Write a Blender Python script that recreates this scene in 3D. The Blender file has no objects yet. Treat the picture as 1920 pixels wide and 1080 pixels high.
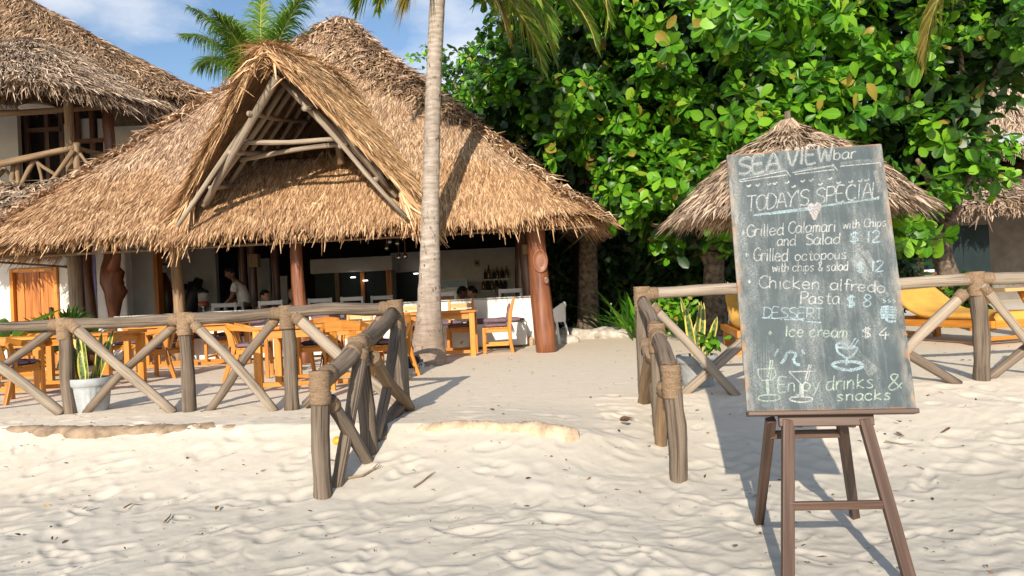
import bpy, bmesh, math, random
import numpy as np
from mathutils import Vector, Matrix
C = bpy.context.scene
COL = C.collection
RNG = np.random.default_rng(7)
random.seed(7)

# ---------------------------------------------------------------- camera, sky, sun, exposure
FPX = 1400.0
CAM = Vector((0.0, 0.0, 0.84))
PITCH, ROLL = math.atan(17/1400), 0.050
SUN_EL, SUN_AZ = math.radians(22.5), math.radians(11.0)      # azimuth the light travels towards, from +Y to +X
fw = Vector((0, math.cos(PITCH), math.sin(PITCH)))
u0 = Vector((0, -math.sin(PITCH), math.cos(PITCH)))
r0 = Vector((1, 0, 0))
cup = u0*math.cos(ROLL) + r0*math.sin(ROLL)
crt = r0*math.cos(ROLL) - u0*math.sin(ROLL)
cd = bpy.data.cameras.new('camera')
cam = bpy.data.objects.new('camera', cd); COL.objects.link(cam)
cd.sensor_width = 36; cd.lens = 36*FPX/1920
cd.clip_start = 0.05; cd.clip_end = 500
M = Matrix((crt, cup, -fw)).transposed().to_4x4()
M.translation = CAM
cam.matrix_world = M
C.camera = cam

w = bpy.data.worlds.new('World'); C.world = w; w.use_nodes = True
wn = w.node_tree; wn.nodes.clear()
def wnode(t, **k):
    n = wn.nodes.new(t)
    for a, b in k.items(): setattr(n, a, b)
    return n
wo = wnode('ShaderNodeOutputWorld'); bg = wnode('ShaderNodeBackground'); bg.inputs[1].default_value = 0.125
sky = wnode('ShaderNodeTexSky', sky_type='NISHITA'); sky.sun_disc = False
sky.sun_elevation = SUN_EL; sky.sun_rotation = math.pi + SUN_AZ
sky.air_density = 1.0; sky.dust_density = 0.6; sky.ozone_density = 2.5; sky.altitude = 0
tc = wnode('ShaderNodeTexCoord')
mp = wnode('ShaderNodeMapping'); mp.inputs['Scale'].default_value = (1.0, 1.0, 2.2)
wn.links.new(tc.outputs['Generated'], mp.inputs[0])
cl = wnode('ShaderNodeTexNoise'); cl.inputs['Scale'].default_value = 2.6; cl.inputs['Detail'].default_value = 8; cl.inputs['Roughness'].default_value = .55
wn.links.new(mp.outputs[0], cl.inputs['Vector'])
cr = wnode('ShaderNodeValToRGB'); cr.color_ramp.elements[0].position = .48; cr.color_ramp.elements[1].position = .63
cr.color_ramp.elements[0].color = (0, 0, 0, 1); cr.color_ramp.elements[1].color = (.85, .85, .85, 1)
wn.links.new(cl.outputs['Fac'], cr.inputs[0])
mx = wnode('ShaderNodeMixRGB'); wn.links.new(cr.outputs[0], mx.inputs[0])
mx.inputs[2].default_value = (5.9, 6.1, 6.4, 1)
wn.links.new(sky.outputs[0], mx.inputs[1])
wn.links.new(mx.outputs[0], bg.inputs[0]); wn.links.new(bg.outputs[0], wo.inputs[0])

sd = bpy.data.lights.new('sun', 'SUN'); sd.energy = 4.5; sd.angle = math.radians(.5); sd.color = (1.0, .88, .72)
sun = bpy.data.objects.new('sun', sd); COL.objects.link(sun)
ld = Vector((math.sin(SUN_AZ)*math.cos(SUN_EL), math.cos(SUN_AZ)*math.cos(SUN_EL), -math.sin(SUN_EL)))
sun.rotation_euler = ld.to_track_quat('-Z', 'Y').to_euler()
sun.location = (-3, -12, 9)

C.view_settings.view_transform = 'Standard'; C.view_settings.look = 'None'
C.view_settings.exposure = 0.37; C.view_settings.gamma = 1
C.render.engine = 'CYCLES'
C.cycles.max_bounces = 6; C.cycles.diffuse_bounces = 3; C.cycles.glossy_bounces = 2
C.cycles.transmission_bounces = 4; C.cycles.transparent_max_bounces = 8
C.cycles.use_denoising = True

# ---------------------------------------------------------------- layout helpers
def W(px, py, d):
    """world point at forward distance d (metres along +Y) seen at photo pixel px, py"""
    dr = fw + crt*((px-960)/FPX) + cup*((540-py)/FPX)
    return CAM + dr*(d/dr.y)

def sstep(a, b, x):
    t = np.clip((x-a)/(b-a), 0, 1); return t*t*(3-2*t)
def gh(x, y):
    """height of the sand"""
    x = np.asarray(x, float); y = np.asarray(y, float)
    t = y - (4.95 - .25*x)
    left = np.interp(t, [-5, -2.5, -1.7, -.85, -.3, -.07, .05, 6, 12], [-.45, -.42, -.375, -.295, -.135, -.055, 0.0, .04, .07])
    right = np.interp(y, [0, 3, 3.8, 4.4, 5.3, 6, 10, 14], [-.46, -.41, -.385, -.32, -.105, -.01, .03, .06])
    m = sstep(-.1, 1.25, x)
    return left*(1-m) + right*m
def G(px, py, it=30):
    """point on the sand seen at a photo pixel"""
    lo, hi = 1.0, 40.0
    for _ in range(50):
        m = (lo+hi)/2; p = W(px, py, m)
        if p.z > float(gh(p.x, p.y)): lo = m
        else: hi = m
    return W(px, py, lo)
def gz(x, y): return float(gh(x, y))

# value noise
_perm = RNG.random((256, 256))
def vnoise(x, y):
    xi = np.floor(x).astype(int); yi = np.floor(y).astype(int)
    fx = x-xi; fy = y-yi
    fx = fx*fx*fx*(fx*(fx*6-15)+10); fy = fy*fy*fy*(fy*(fy*6-15)+10)
    g = lambda i, j: _perm[i & 255, j & 255]
    a = g(xi, yi)*(1-fx)+g(xi+1, yi)*fx
    b = g(xi, yi+1)*(1-fx)+g(xi+1, yi+1)*fx
    return (a*(1-fy)+b*fy)*2-1

# ---------------------------------------------------------------- mesh helpers
def nrm(v):
    return v/np.maximum(np.linalg.norm(v, axis=-1, keepdims=True), 1e-9)

class MB:
    def __init__(s): s.v = []; s.f = []; s.uv = []
    def add(s, vs, fs, uvs=None):
        o = len(s.v); s.v.extend([tuple(p) for p in vs])
        for k, f in enumerate(fs):
            s.f.append(tuple(i+o for i in f))
            s.uv.append(uvs[k] if uvs else [(0, 0)]*len(f))
        return s
    def beam(s, p0, p1, w, h, up=(0, 0, 1), taper=1.0):
        p0 = Vector(p0); p1 = Vector(p1); d = (p1-p0); L = d.length; d.normalize()
        up = Vector(up)
        if abs(d.dot(up)) > .98: up = Vector((0, 1, 0))
        x = d.cross(up).normalized(); y = x.cross(d).normalized()
        vs = []
        for p, k in ((p0, 1), (p1, taper)):
            for a, b in ((-1, -1), (1, -1), (1, 1), (-1, 1)):
                vs.append(p + x*(a*w/2*k) + y*(b*h/2*k))
        fs = [(3, 2, 1, 0), (4, 5, 6, 7)]
        uo = random.random()*10
        uvs = [[(0, 0), (w, 0), (w, h), (0, h)]]*2
        for i in range(4):
            j = (i+1) % 4; ww = w if i % 2 == 0 else h
            fs.append((i, j, j+4, i+4)); uvs.append([(uo+i*.3, uo), (uo+i*.3+ww, uo), (uo+i*.3+ww, uo+L), (uo+i*.3, uo+L)])
        return s.add(vs, fs, uvs)
    def box(s, c, sz, rz=0):
        c = Vector(c); sx, sy, sz_ = sz
        ax = 0 if sx >= sy and sx >= sz_ else (1 if sy >= sz_ else 2)
        R = Matrix.Rotation(rz, 3, 'Z')
        d = Vector([1 if i == ax else 0 for i in range(3)])
        L = sz[ax]
        if ax == 2: ww, hh, up = sx, sy, Vector((0, 1, 0))
        elif ax == 0: ww, hh, up = sy, sz_, Vector((0, 0, 1))
        else: ww, hh, up = sx, sz_, Vector((0, 0, 1))
        d = R @ d; up = R @ up
        return s.beam(c-d*L/2, c+d*L/2, ww, hh, up)
    def tube(s, pts, rad, seg=8, cap=True, rough=0.0, sq=1.0):
        P = np.array([list(p) for p in pts], float); n = len(P)
        rad = np.broadcast_to(np.asarray(rad, float), (n,))
        T = np.zeros_like(P); T[1:-1] = P[2:]-P[:-2]; T[0] = P[1]-P[0]; T[-1] = P[-1]-P[-2]; T = nrm(T)
        a = np.array([0, 0, 1.0]) if abs(T[0][2]) < .9 else np.array([0, 1.0, 0])
        x = nrm(np.cross(T[0], a)); vs = []; Ls = np.concatenate([[0], np.cumsum(np.linalg.norm(P[1:]-P[:-1], axis=1))])
        ph = random.random()*6.28
        for i in range(n):
            x = nrm(x - T[i]*np.dot(x, T[i])); y = np.cross(T[i], x)
            for k in range(seg):
                t = 2*math.pi*k/seg
                r = rad[i]*(1+rough*(math.sin(3*t+ph+i*.7)*.5+random.uniform(-.6, .6)))
                vs.append(P[i] + (x*math.cos(t)+y*math.sin(t)*sq)*r)
        fs = []; uvs = []; uo = random.random()*20; rr = float(rad.mean())*6.28
        for i in range(n-1):
            for k in range(seg):
                k2 = (k+1) % seg
                fs.append((i*seg+k, i*seg+k2, (i+1)*seg+k2, (i+1)*seg+k))
                a, b = k/seg*rr+uo, (k+1)/seg*rr+uo
                uvs.append([(a, Ls[i]+uo), (b, Ls[i]+uo), (b, Ls[i+1]+uo), (a, Ls[i+1]+uo)])
        if cap:
            fs.append(tuple(range(seg-1, -1, -1))); uvs.append([(uo+math.cos(k)*.02, uo+math.sin(k)*.02) for k in range(seg)])
            fs.append(tuple((n-1)*seg+k for k in range(seg))); uvs.append([(uo+math.cos(k)*.02, uo+math.sin(k)*.02) for k in range(seg)])
        return s.add(vs, fs, uvs)
    def pole(s, p0, p1, r0, r1=None, bend=.012, seg=9, n=7, rough=.07):
        p0 = Vector(p0); p1 = Vector(p1); r1 = r0 if r1 is None else r1
        d = p1-p0; L = d.length
        a = Vector((random.uniform(-1, 1), random.uniform(-1, 1), random.uniform(-1, 1)))
        a -= d*(a.dot(d)/max(d.dot(d), 1e-9)); a.normalize() if a.length > 0 else None
        ph = random.uniform(.6, 1.6)
        pts = []; rs = []
        for i in range(n):
            t = i/(n-1)
            pts.append(p0+d*t + a*(bend*L*math.sin(math.pi*t*ph)*math.sin(math.pi*t)))
            rs.append((r0+(r1-r0)*t)*random.uniform(.95, 1.06))
        return s.tube(pts, rs, seg, True, rough)
    def lathe(s, prof, c=(0, 0, 0), seg=24, flute=0, fl0=0, fl1=0):
        c = Vector(c); vs = []; fs = []
        for i, (r, z) in enumerate(prof):
            for k in range(seg):
                t = 2*math.pi*k/seg
                rr = r
                if flute and fl0 <= z <= fl1: rr = r*(1+.035*math.cos(flute*t))
                vs.append(c+Vector((rr*math.cos(t), rr*math.sin(t), z)))
        for i in range(len(prof)-1):
            for k in range(seg):
                k2 = (k+1) % seg
                fs.append((i*seg+k, i*seg+k2, (i+1)*seg+k2, (i+1)*seg+k))
        fs.append(tuple(range(seg-1, -1, -1))); fs.append(tuple((len(prof)-1)*seg+k for k in range(seg)))
        return s.add(vs, fs)
    def sweep(s, pts, w, h, up=(0, 0, 1)):
        """rectangular bar along a path; w across, h along up"""
        n = len(pts); pts = [Vector(p) for p in pts]; up = Vector(up); vs = []; fs = []; uvs = []
        L = 0; uo = random.random()*9; Ls = []
        for i in range(n):
            T = (pts[min(i+1, n-1)]-pts[max(i-1, 0)]).normalized()
            x = T.cross(up).normalized(); y = x.cross(T).normalized()
            ww = w[i] if hasattr(w, '__len__') else w; hh = h[i] if hasattr(h, '__len__') else h
            for a, b in ((-1, -1), (1, -1), (1, 1), (-1, 1)): vs.append(pts[i]+x*(a*ww/2)+y*(b*hh/2))
            if i: L += (pts[i]-pts[i-1]).length
            Ls.append(L)
        for i in range(n-1):
            for k in range(4):
                k2 = (k+1) % 4
                fs.append((i*4+k, i*4+k2, i*4+4+k2, i*4+4+k))
                uvs.append([(uo+k*.2, Ls[i]), (uo+k*.2+.05, Ls[i]), (uo+k*.2+.05, Ls[i+1]), (uo+k*.2, Ls[i+1])])
        fs += [(3, 2, 1, 0), tuple((n-1)*4+k for k in range(4))]; uvs += [[(uo, 0), (uo, .03), (uo+.03, .03), (uo+.03, 0)]]*2
        return s.add(vs, fs, uvs)
    def build(s, name, mat, parent=None, origin=None, smooth=False, bevel=0, sub=0):
        me = bpy.data.meshes.new(name)
        o3 = wloc(parent) if origin is None else Vector(origin)
        me.from_pydata([(p[0]-o3.x, p[1]-o3.y, p[2]-o3.z) for p in s.v], [], s.f)
        ul = me.uv_layers.new(name='UVMap')
        ul.data.foreach_set('uv', np.array([c for f in s.uv for c in f], float).ravel())
        return link(name, me, mat, parent, smooth, bevel, sub, o3 if parent is None else None)

def wloc(o):
    v = Vector((0, 0, 0))
    while o is not None:
        v = v + Vector(o.location); o = o.parent
    return v
def link(name, me, mat, parent=None, smooth=False, bevel=0, sub=0, loc=None):
    me.materials.append(mat)
    if smooth: me.polygons.foreach_set('use_smooth', [True]*len(me.polygons))
    ob = bpy.data.objects.new(name, me); COL.objects.link(ob)
    if parent: ob.parent = parent
    elif loc is not None: ob.location = loc
    if bevel:
        m = ob.modifiers.new('bevel', 'BEVEL'); m.width = bevel; m.segments = 2; m.limit_method = 'ANGLE'; m.angle_limit = math.radians(40)
    if sub:
        m = ob.modifiers.new('sub', 'SUBSURF'); m.levels = sub; m.render_levels = sub
    return ob
def npmesh(name, V, Q, mat, parent=None, smooth=False, uv=None, origin=None):
    """V (N,3), Q (M,4) quads"""
    o3 = wloc(parent) if origin is None else Vector(origin)
    V = np.asarray(V, np.float32)-np.array(o3, np.float32); Q = np.asarray(Q, np.int32)
    me = bpy.data.meshes.new(name)
    me.vertices.add(len(V)); me.vertices.foreach_set('co', V.ravel())
    me.loops.add(Q.size); me.loops.foreach_set('vertex_index', Q.ravel())
    me.polygons.add(len(Q)); me.polygons.foreach_set('loop_start', np.arange(0, Q.size, 4, dtype=np.int32))
    me.update(calc_edges=True)
    if uv is not None:
        ul = me.uv_layers.new(name='UVMap'); ul.data.foreach_set('uv', np.asarray(uv, np.float32).ravel())
    me.validate()
    return link(name, me, mat, parent, smooth, loc=o3 if parent is None else None)

def tag(o, label=None, cat=None, group=None, kind=None):
    if label: o['label'] = label
    if cat: o['category'] = cat
    if group: o['group'] = group
    if kind: o['kind'] = kind
    return o
def thing(name, label, cat, loc=(0, 0, 0), rz=0, group=None):
    o = bpy.data.objects.new(name, None); COL.objects.link(o)
    o.location = loc; o.rotation_euler = (0, 0, rz); o.empty_display_size = .2
    return tag(o, label, cat, group)
def copy_tree(o, parent=None):
    c = o.copy(); COL.objects.link(c)
    c.parent = parent
    for ch in list(o.children): copy_tree(ch, c)
    return c
def dup(o, loc, rz, label):
    c = copy_tree(o); c.location = loc; c.rotation_euler = (0, 0, rz); c['label'] = label
    return c

# ---------------------------------------------------------------- materials
class NT:
    def __init__(s, name):
        s.m = bpy.data.materials.new(name); s.m.use_nodes = True
        s.t = s.m.node_tree; s.p = s.t.nodes['Principled BSDF']; s.out = s.t.nodes['Material Output']
    def n(s, t, ins=None, **k):
        nd = s.t.nodes.new(t)
        for a, b in k.items(): setattr(nd, a, b)
        for a, b in (ins or {}).items():
            if isinstance(b, bpy.types.NodeSocket): s.t.links.new(b, nd.inputs[a])
            else: nd.inputs[a].default_value = b
        return nd
    def l(s, a, b): s.t.links.new(a, b)
    def ramp(s, fac, stops, interp='LINEAR'):
        r = s.n('ShaderNodeValToRGB', {0: fac}); e = r.color_ramp.elements; r.color_ramp.interpolation = interp
        while len(e) < len(stops): e.new(.5)
        for i, (p, c) in enumerate(stops):
            e[i].position = p; e[i].color = (c[0], c[1], c[2], 1) if hasattr(c, '__len__') else (c, c, c, 1)
        return r.outputs[0]
    def noise(s, vec, scale, detail=4, rough=.55, w=None):
        n = s.n('ShaderNodeTexNoise', {'Scale': scale, 'Detail': detail, 'Roughness': rough})
        if vec is not None: s.l(vec, n.inputs['Vector'])
        if w is not None: n.noise_dimensions = '4D'; s.l(w, n.inputs['W'])
        return n.outputs['Fac']
    def mapping(s, vec, scale): return s.n('ShaderNodeMapping', {'Vector': vec, 'Scale': scale}).outputs[0]
    def mix(s, f, a, b, mode='MIX'):
        return s.n('ShaderNodeMixRGB', {0: f, 1: a if isinstance(a, bpy.types.NodeSocket) else (*a, 1), 2: b if isinstance(b, bpy.types.NodeSocket) else (*b, 1)}, blend_type=mode).outputs[0]
    def math(s, op, a, b=0.0): return s.n('ShaderNodeMath', {0: a, 1: b}, operation=op).outputs[0]
    def bump(s, h, strength=.4, dist=.01):
        b = s.n('ShaderNodeBump', {'Strength': strength, 'Distance': dist, 'Height': h}); s.l(b.outputs[0], s.p.inputs['Normal']); return b
    def col(s, c):
        if isinstance(c, bpy.types.NodeSocket): s.l(c, s.p.inputs['Base Color'])
        else: s.p.inputs['Base Color'].default_value = (*c, 1)
    def rough(s, r, spec=.5):
        s.p.inputs['Roughness'].default_value = r; s.p.inputs['Specular IOR Level'].default_value = spec
    @property
    def obj(s): return s.n('ShaderNodeTexCoord').outputs['Object']
    @property
    def uv(s): return s.n('ShaderNodeTexCoord').outputs['UV']
    @property
    def pos(s): return s.n('ShaderNodeNewGeometry').outputs['Position']
    @property
    def isl(s): return s.n('ShaderNodeNewGeometry').outputs['Random Per Island']
    @property
    def rnd(s): return s.n('ShaderNodeObjectInfo').outputs['Random']

def m_wood(name, c0, c1, c2, rough=.6, gx=60, gy=3, spec=.35, bump=.5, crack=0, obj_var=.15):
    """grain runs along UV v"""
    t = NT(name)
    v = t.mapping(t.uv, (gx, gy, 1))
    wv = t.math('ADD', t.math('MULTIPLY', t.isl, 17.0), t.math('MULTIPLY', t.rnd, 9.0))
    a = t.noise(v, 1.0, 6, .6, wv)
    b = t.noise(t.mapping(t.uv, (gx*.18, gy*.5, 1)), 1.0, 3, .5, wv)
    f = t.math('ADD', t.math('MULTIPLY', a, .6), t.math('MULTIPLY', b, .4))
    c = t.ramp(f, [(.30, c0), (.48, c1), (.68, c2)])
    if crack:
        k = t.ramp(t.noise(t.mapping(t.uv, (gx*1.3, gy*.55, 1)), 1.0, 3, .5, t.math('ADD', wv, 3.3)), [(.35, 1), (.43, 0)])
        c = t.mix(t.math('MULTIPLY', k, crack), c, tuple(x*.35 for x in c0)); f = t.math('SUBTRACT', f, t.math('MULTIPLY', k, .5))
        bl = t.ramp(t.noise(t.mapping(t.uv, (9, 4, 1)), 1.0, 4, .6, wv), [(.35, 0), (.7, 1)])
        c = t.mix(t.math('MULTIPLY', bl, .4), c, c2)
    br = t.math('ADD', t.math('MULTIPLY', t.isl, obj_var*1.4), t.math('ADD', t.math('MULTIPLY', t.rnd, obj_var*1.6), 1-obj_var*1.5))
    hs = t.n('ShaderNodeHueSaturation', {'Color': c, 'Value': br})
    t.col(hs.outputs[0]); t.rough(rough, spec)
    t.bump(f, bump, .006)
    return t.m
def m_plain(name, c, rough=.6, spec=.4, var=.1, scale=6, bump=.15, bscale=60, metallic=0):
    t = NT(name)
    a = t.noise(t.obj, scale, 5, .6)
    lo = tuple(x*(1-var*1.6) for x in c); hi = tuple(min(1, x*(1+var)) for x in c)
    t.col(t.ramp(a, [(.32, lo), (.68, hi)])); t.rough(rough, spec)
    if bump: t.bump(t.noise(t.obj, bscale, 4, .6), bump, .004)
    t.p.inputs['Metallic'].default_value = metallic
    return t.m
def m_thatch(name, c_dk, c_mid, c_lt, c_patch, patch=.35):
    t = NT(name)
    c = t.ramp(t.isl, [(0, c_dk), (.22, tuple(.5*(a+b) for a, b in zip(c_dk, c_mid))), (.55, c_mid), (.9, c_lt), (1, tuple(min(1, x*1.25) for x in c_lt))])
    a = t.noise(t.pos, 1.1, 4, .65)
    f = t.math('MULTIPLY', t.ramp(a, [(.45, 0), (.66, 1)]), patch)
    c = t.mix(f, c, c_patch)
    b = t.noise(t.mapping(t.uv, (3, 30, 1)), 1.0, 2)
    c = t.mix(t.math('MULTIPLY', b, .35), c, c_dk)
    t.col(c); t.rough(.75, .25)
    return t.m
def m_leaf(name, dark, mid, light, odd, rough=.32, trans=.3, oddp=.95, spec=.5):
    t = NT(name)
    c = t.ramp(t.isl, [(0, dark), (.5, mid), (oddp-.02, light), (oddp, odd), (1, odd)])
    u = t.n('ShaderNodeSeparateXYZ', {0: t.uv}).outputs[0]
    rib = t.ramp(t.math('ABSOLUTE', t.math('SUBTRACT', u, .5)), [(0, 1), (.05, .25), (.09, 0)])
    c = t.mix(t.math('MULTIPLY', rib, .5), c, light)
    n = t.noise(t.pos, 3.0, 3); c = t.mix(t.math('MULTIPLY', n, .3), c, dark)
    t.col(c); t.rough(rough, spec)
    tr = t.n('ShaderNodeBsdfTranslucent', {'Color': t.mix(.5, c, (.25, .5, .03))})
    ms = t.n('ShaderNodeMixShader', {0: trans, 1: t.p.outputs[0], 2: tr.outputs[0]})
    t.l(ms.outputs[0], t.out.inputs[0])
    return t.m

MAT = {}
def mats():
    # sand
    t = NT('sand')
    p = t.pos
    a = t.noise(p, .8, 5, .6); b = t.noise(p, 9, 5, .65); g = t.noise(p, 240, 3, .7)
    c = t.ramp(a, [(.3, (.505, .468, .40)), (.7, (.575, .54, .47))])
    y = t.n('ShaderNodeSeparateXYZ', {0: p}).outputs[1]
    c = t.mix(t.math('MULTIPLY', t.ramp(t.math('MULTIPLY', y, .05), [(.22, 0), (.31, 1)]), .9), c, (.83, .73, .595))  # warmer terrace sand, also lightened to make up for weaker sun on the flat
    c = t.mix(t.math('MULTIPLY', t.ramp(g, [(.35, 1), (.5, 0)]), .16), c, (.33, .27, .2))
    c = t.mix(t.math('MULTIPLY', t.ramp(b, [(.3, 1), (.5, 0)]), .2), c, (.50, .43, .35))
    t.col(c); t.rough(.95, .1)
    h = t.math('ADD', t.math('MULTIPLY', b, .3), t.math('ADD', t.math('MULTIPLY', g, .2), t.math('MULTIPLY', t.noise(p, 34, 4, .6), .35)))
    t.bump(h, .4, .012)
    MAT['sand'] = t.m
    MAT['thatch'] = m_thatch('thatch', (.19, .11, .065), (.59, .39, .245), (.88, .655, .455), (.36, .245, .17))
    MAT['thatch_straw'] = m_thatch('thatch_straw', (.28, .16, .08), (.66, .42, .225), (.88, .62, .37), (.48, .30, .16), .2)
    MAT['thatch_eave'] = m_thatch('thatch_eave', (.22, .115, .055), (.58, .355, .19), (.84, .585, .36), (.42, .26, .15), .35)
    MAT['thatch_old'] = m_thatch('thatch_old', (.11, .068, .044), (.50, .33, .20), (.76, .55, .37), (.13, .085, .06), .6)
    MAT['thatch_grey'] = m_thatch('thatch_grey', (.17, .12, .085), (.53, .40, .29), (.78, .62, .475), (.27, .2, .145), .4)
    MAT['thatch_under'] = m_plain('thatch_under', (.20, .13, .075), .9, .1, .3, 9, .6, 40)
    MAT['grey_wood'] = m_wood('grey_wood', (.035, .026, .020), (.145, .112, .086), (.27, .22, .172), .85, 75, 2.2, .15, 1.0, crack=.85)
    MAT['pale_wood'] = m_wood('pale_wood', (.10, .075, .055), (.285, .232, .178), (.41, .35, .28), .85, 75, 2.2, .15, .9, crack=.6)
    MAT['pole_wood'] = m_wood('pole_wood', (.07, .045, .027), (.22, .15, .09), (.35, .255, .165), .75, 50, 2.5, .2, .7)
    MAT['orange_wood'] = m_wood('orange_wood', (.30, .10, .014), (.56, .215, .03), (.72, .32, .06), .42, 45, 2.2, .4, .2, obj_var=.2)
    MAT['slat_wood'] = m_wood('slat_wood', (.50, .26, .09), (.68, .40, .17), (.80, .54, .28), .5, 45, 2.2, .4, .15)
    MAT['dark_wood'] = m_wood('dark_wood', (.035, .018, .012), (.080, .043, .029), (.15, .092, .068), .5, 70, 2.5, .45, .35)
    MAT['red_post'] = m_wood('red_post', (.03, .012, .006), (.15, .048, .02), (.30, .115, .05), .45, 20, 1.4, .5, .9, crack=.6)
    MAT['dark_post'] = m_wood('dark_post', (.03, .014, .009), (.10, .04, .022), (.22, .10, .06), .3, 18, 1.6, .6, .6)
    MAT['door_wood'] = m_wood('door_wood', (.10, .03, .008), (.50, .165, .028), (.72, .30, .07), .45, 20, 1.2, .4, .3)
    MAT['rope'] = m_wood('rope', (.09, .058, .034), (.225, .155, .10), (.34, .25, .17), .95, 90, 160, .05, 1.0)
    t = NT('palm_bark')
    p = t.obj; z = t.mapping(p, (5, 5, 22)); a = t.noise(z, 1, 5, .6); b = t.noise(t.mapping(p, (14, 14, 7)), 1, 4, .65)
    c = t.ramp(a, [(.3, (.22, .18, .145)), (.5, (.36, .31, .265)), (.7, (.49, .435, .385))])
    zz = t.n('ShaderNodeSeparateXYZ', {0: p}).outputs[2]
    c = t.mix(t.ramp(b, [(.33, 1), (.41, 0)]), c, (.12, .08, .055))
    c = t.mix(t.math('MULTIPLY', t.ramp(t.math('MULTIPLY', zz, .6), [(.1, 1), (.75, 0)]), .55), c, (.26, .17, .11))
    t.col(c); t.rough(.85, .2)
    vo = t.n('ShaderNodeTexVoronoi', {'Vector': t.mapping(p, (13, 13, 8)), 'Scale': 1.0, 'Randomness': 1.0}).outputs['Distance']
    c = t.mix(t.math('MULTIPLY', t.ramp(vo, [(.16, 1), (.24, 0)]), t.ramp(t.noise(p, 2.2, 2), [(.45, 0), (.55, .9)])), c, (.07, .045, .03))
    c = t.mix(t.math('MULTIPLY', t.ramp(t.noise(t.mapping(p, (9, 9, .8)), 1, 4), [(.5, 0), (.68, 1)]), .45), c, (.20, .15, .12))
    t.col(c)
    wv = t.n('ShaderNodeTexWave', {'Vector': p, 'Scale': 3.2, 'Distortion': 2.0, 'Detail': 2}, wave_type='BANDS', bands_direction='Z')
    t.bump(t.math('ADD', t.math('MULTIPLY', wv.outputs['Fac'], .2), a), .8, .02)
    MAT['palm_bark'] = t.m
    MAT['bark'] = m_plain('bark', (.17, .13, .10), .9, .15, .45, 14, .9, 30)
    MAT['white_wall'] = m_plain('white_wall', (.78, .77, .74), .85, .2, .06, 3, .35, 25)
    t = NT('grey_plaster'); a = t.noise(t.obj, 2.5, 5, .6); t.col(t.ramp(a, [(.3, (.42, .42, .40)), (.7, (.56, .56, .54))])); t.rough(.85, .2); MAT['grey_plaster'] = t.m
    MAT['shade_tint_plaster'] = m_plain('shade_tint_plaster', (.20, .185, .165), .9, .15, .15, 3, .3, 25)  # plaster colour darkened to stand in for shade on the cottage walls
    MAT['stone'] = m_plain('stone', (.33, .245, .17), .9, .2, .3, 9, .9, 22)
    MAT['white_stone'] = m_plain('white_stone', (.50, .46, .41), .9, .2, .3, 7, .9, 18)
    MAT['cement_base'] = m_plain('cement_base', (.42, .30, .19), .9, .2, .25, 6, .6, 25)
    MAT['white_paint'] = m_plain('white_paint', (.76, .76, .75), .45, .4, .05, 6, 0)
    MAT['blue_trim'] = m_plain('blue_trim', (.19, .17, .45), .6, .3, .2)
    MAT['purple_cloth'] = m_plain('purple_cloth', (.20, .135, .165), .9, .15, .15, 20, .4, 300)
    MAT['dark_cloth'] = m_plain('dark_cloth', (.045, .035, .045), .9, .15, .3, 9, .4, 300)
    t = NT('patch_cloth'); ch = t.n('ShaderNodeTexChecker', {'Vector': t.n('ShaderNodeMapping', {'Vector': t.obj, 'Rotation': (0, 0, .78)}).outputs[0], 'Scale': 7.0, 'Color1': (.20, .15, .19, 1), 'Color2': (.035, .028, .04, 1)})
    t.col(ch.outputs[0]); t.rough(.9, .15); MAT['patch_cloth'] = t.m
    MAT['mattress'] = m_plain('mattress', (.72, .40, .09), .85, .2, .1, 5, .25, 30)
    MAT['pot_white'] = m_plain('pot_white', (.40, .43, .45), .55, .4, .12, 9, .25, 30)
    MAT['pot_grey'] = m_plain('pot_grey', (.34, .355, .36), .8, .3, .18, 12, .5, 60)
    MAT['soil'] = m_plain('soil', (.06, .045, .035), .95, .1, .3, 20, .8, 60)
    MAT['black'] = m_plain('black', (.018, .018, .02), .45, .4, .2, 6, 0)
    MAT['dark_glass'] = m_plain('dark_glass', (.022, .035, .038), .45, .08, .1, 3, 0)
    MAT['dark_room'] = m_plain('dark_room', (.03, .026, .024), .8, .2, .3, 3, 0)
    MAT['metal'] = m_plain('metal', (.6, .6, .6), .25, .5, .05, 6, 0, metallic=1)
    MAT['skin'] = m_plain('skin', (.22, .115, .07), .55, .35, .08, 12, 0)
    MAT['skin_light'] = m_plain('skin_light', (.50, .28, .19), .55, .35, .08, 12, 0)
    MAT['hair_black'] = m_plain('hair_black', (.012, .01, .009), .6, .3, .3, 40, .5, 200)
    MAT['hair_blond'] = m_plain('hair_blond', (.36, .23, .11), .6, .3, .3, 40, .5, 200)
    MAT['tee_white'] = m_plain('tee_white', (.72, .71, .72), .9, .15, .05, 8, .3, 14)
    MAT['shirt_dark'] = m_plain('shirt_dark', (.03, .03, .032), .9, .15, .2, 8, .3, 14)
    MAT['shorts'] = m_plain('shorts', (.06, .06, .075), .9, .15, .2, 8, .3, 14)
    MAT['banner_blue'] = m_plain('banner_blue', (.02, .13, .24), .3, .5, .3, 5, 0)
    MAT['mango'] = m_plain('mango', (.72, .36, .02), .45, .4, .25, 20, .1)
    MAT['litter'] = None
    t = NT('leaf_litter'); t.col(t.ramp(t.isl, [(0, (.03, .02, .013)), (.5, (.11, .065, .035)), (.85, (.30, .17, .08)), (1, (.42, .3, .16))])); t.rough(.85, .2); MAT['litter'] = t.m
    t = NT('snake_leaf')
    u = t.n('ShaderNodeSeparateXYZ', {0: t.uv}).outputs; e = t.math('ABSOLUTE', t.math('SUBTRACT', u[0], .5))
    band = t.noise(t.mapping(t.uv, (2, 14, 1)), 1.0, 3, .6, t.math('MULTIPLY', t.isl, 9.0))
    c = t.ramp(band, [(.4, (.035, .085, .025)), (.6, (.16, .22, .07))])
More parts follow.
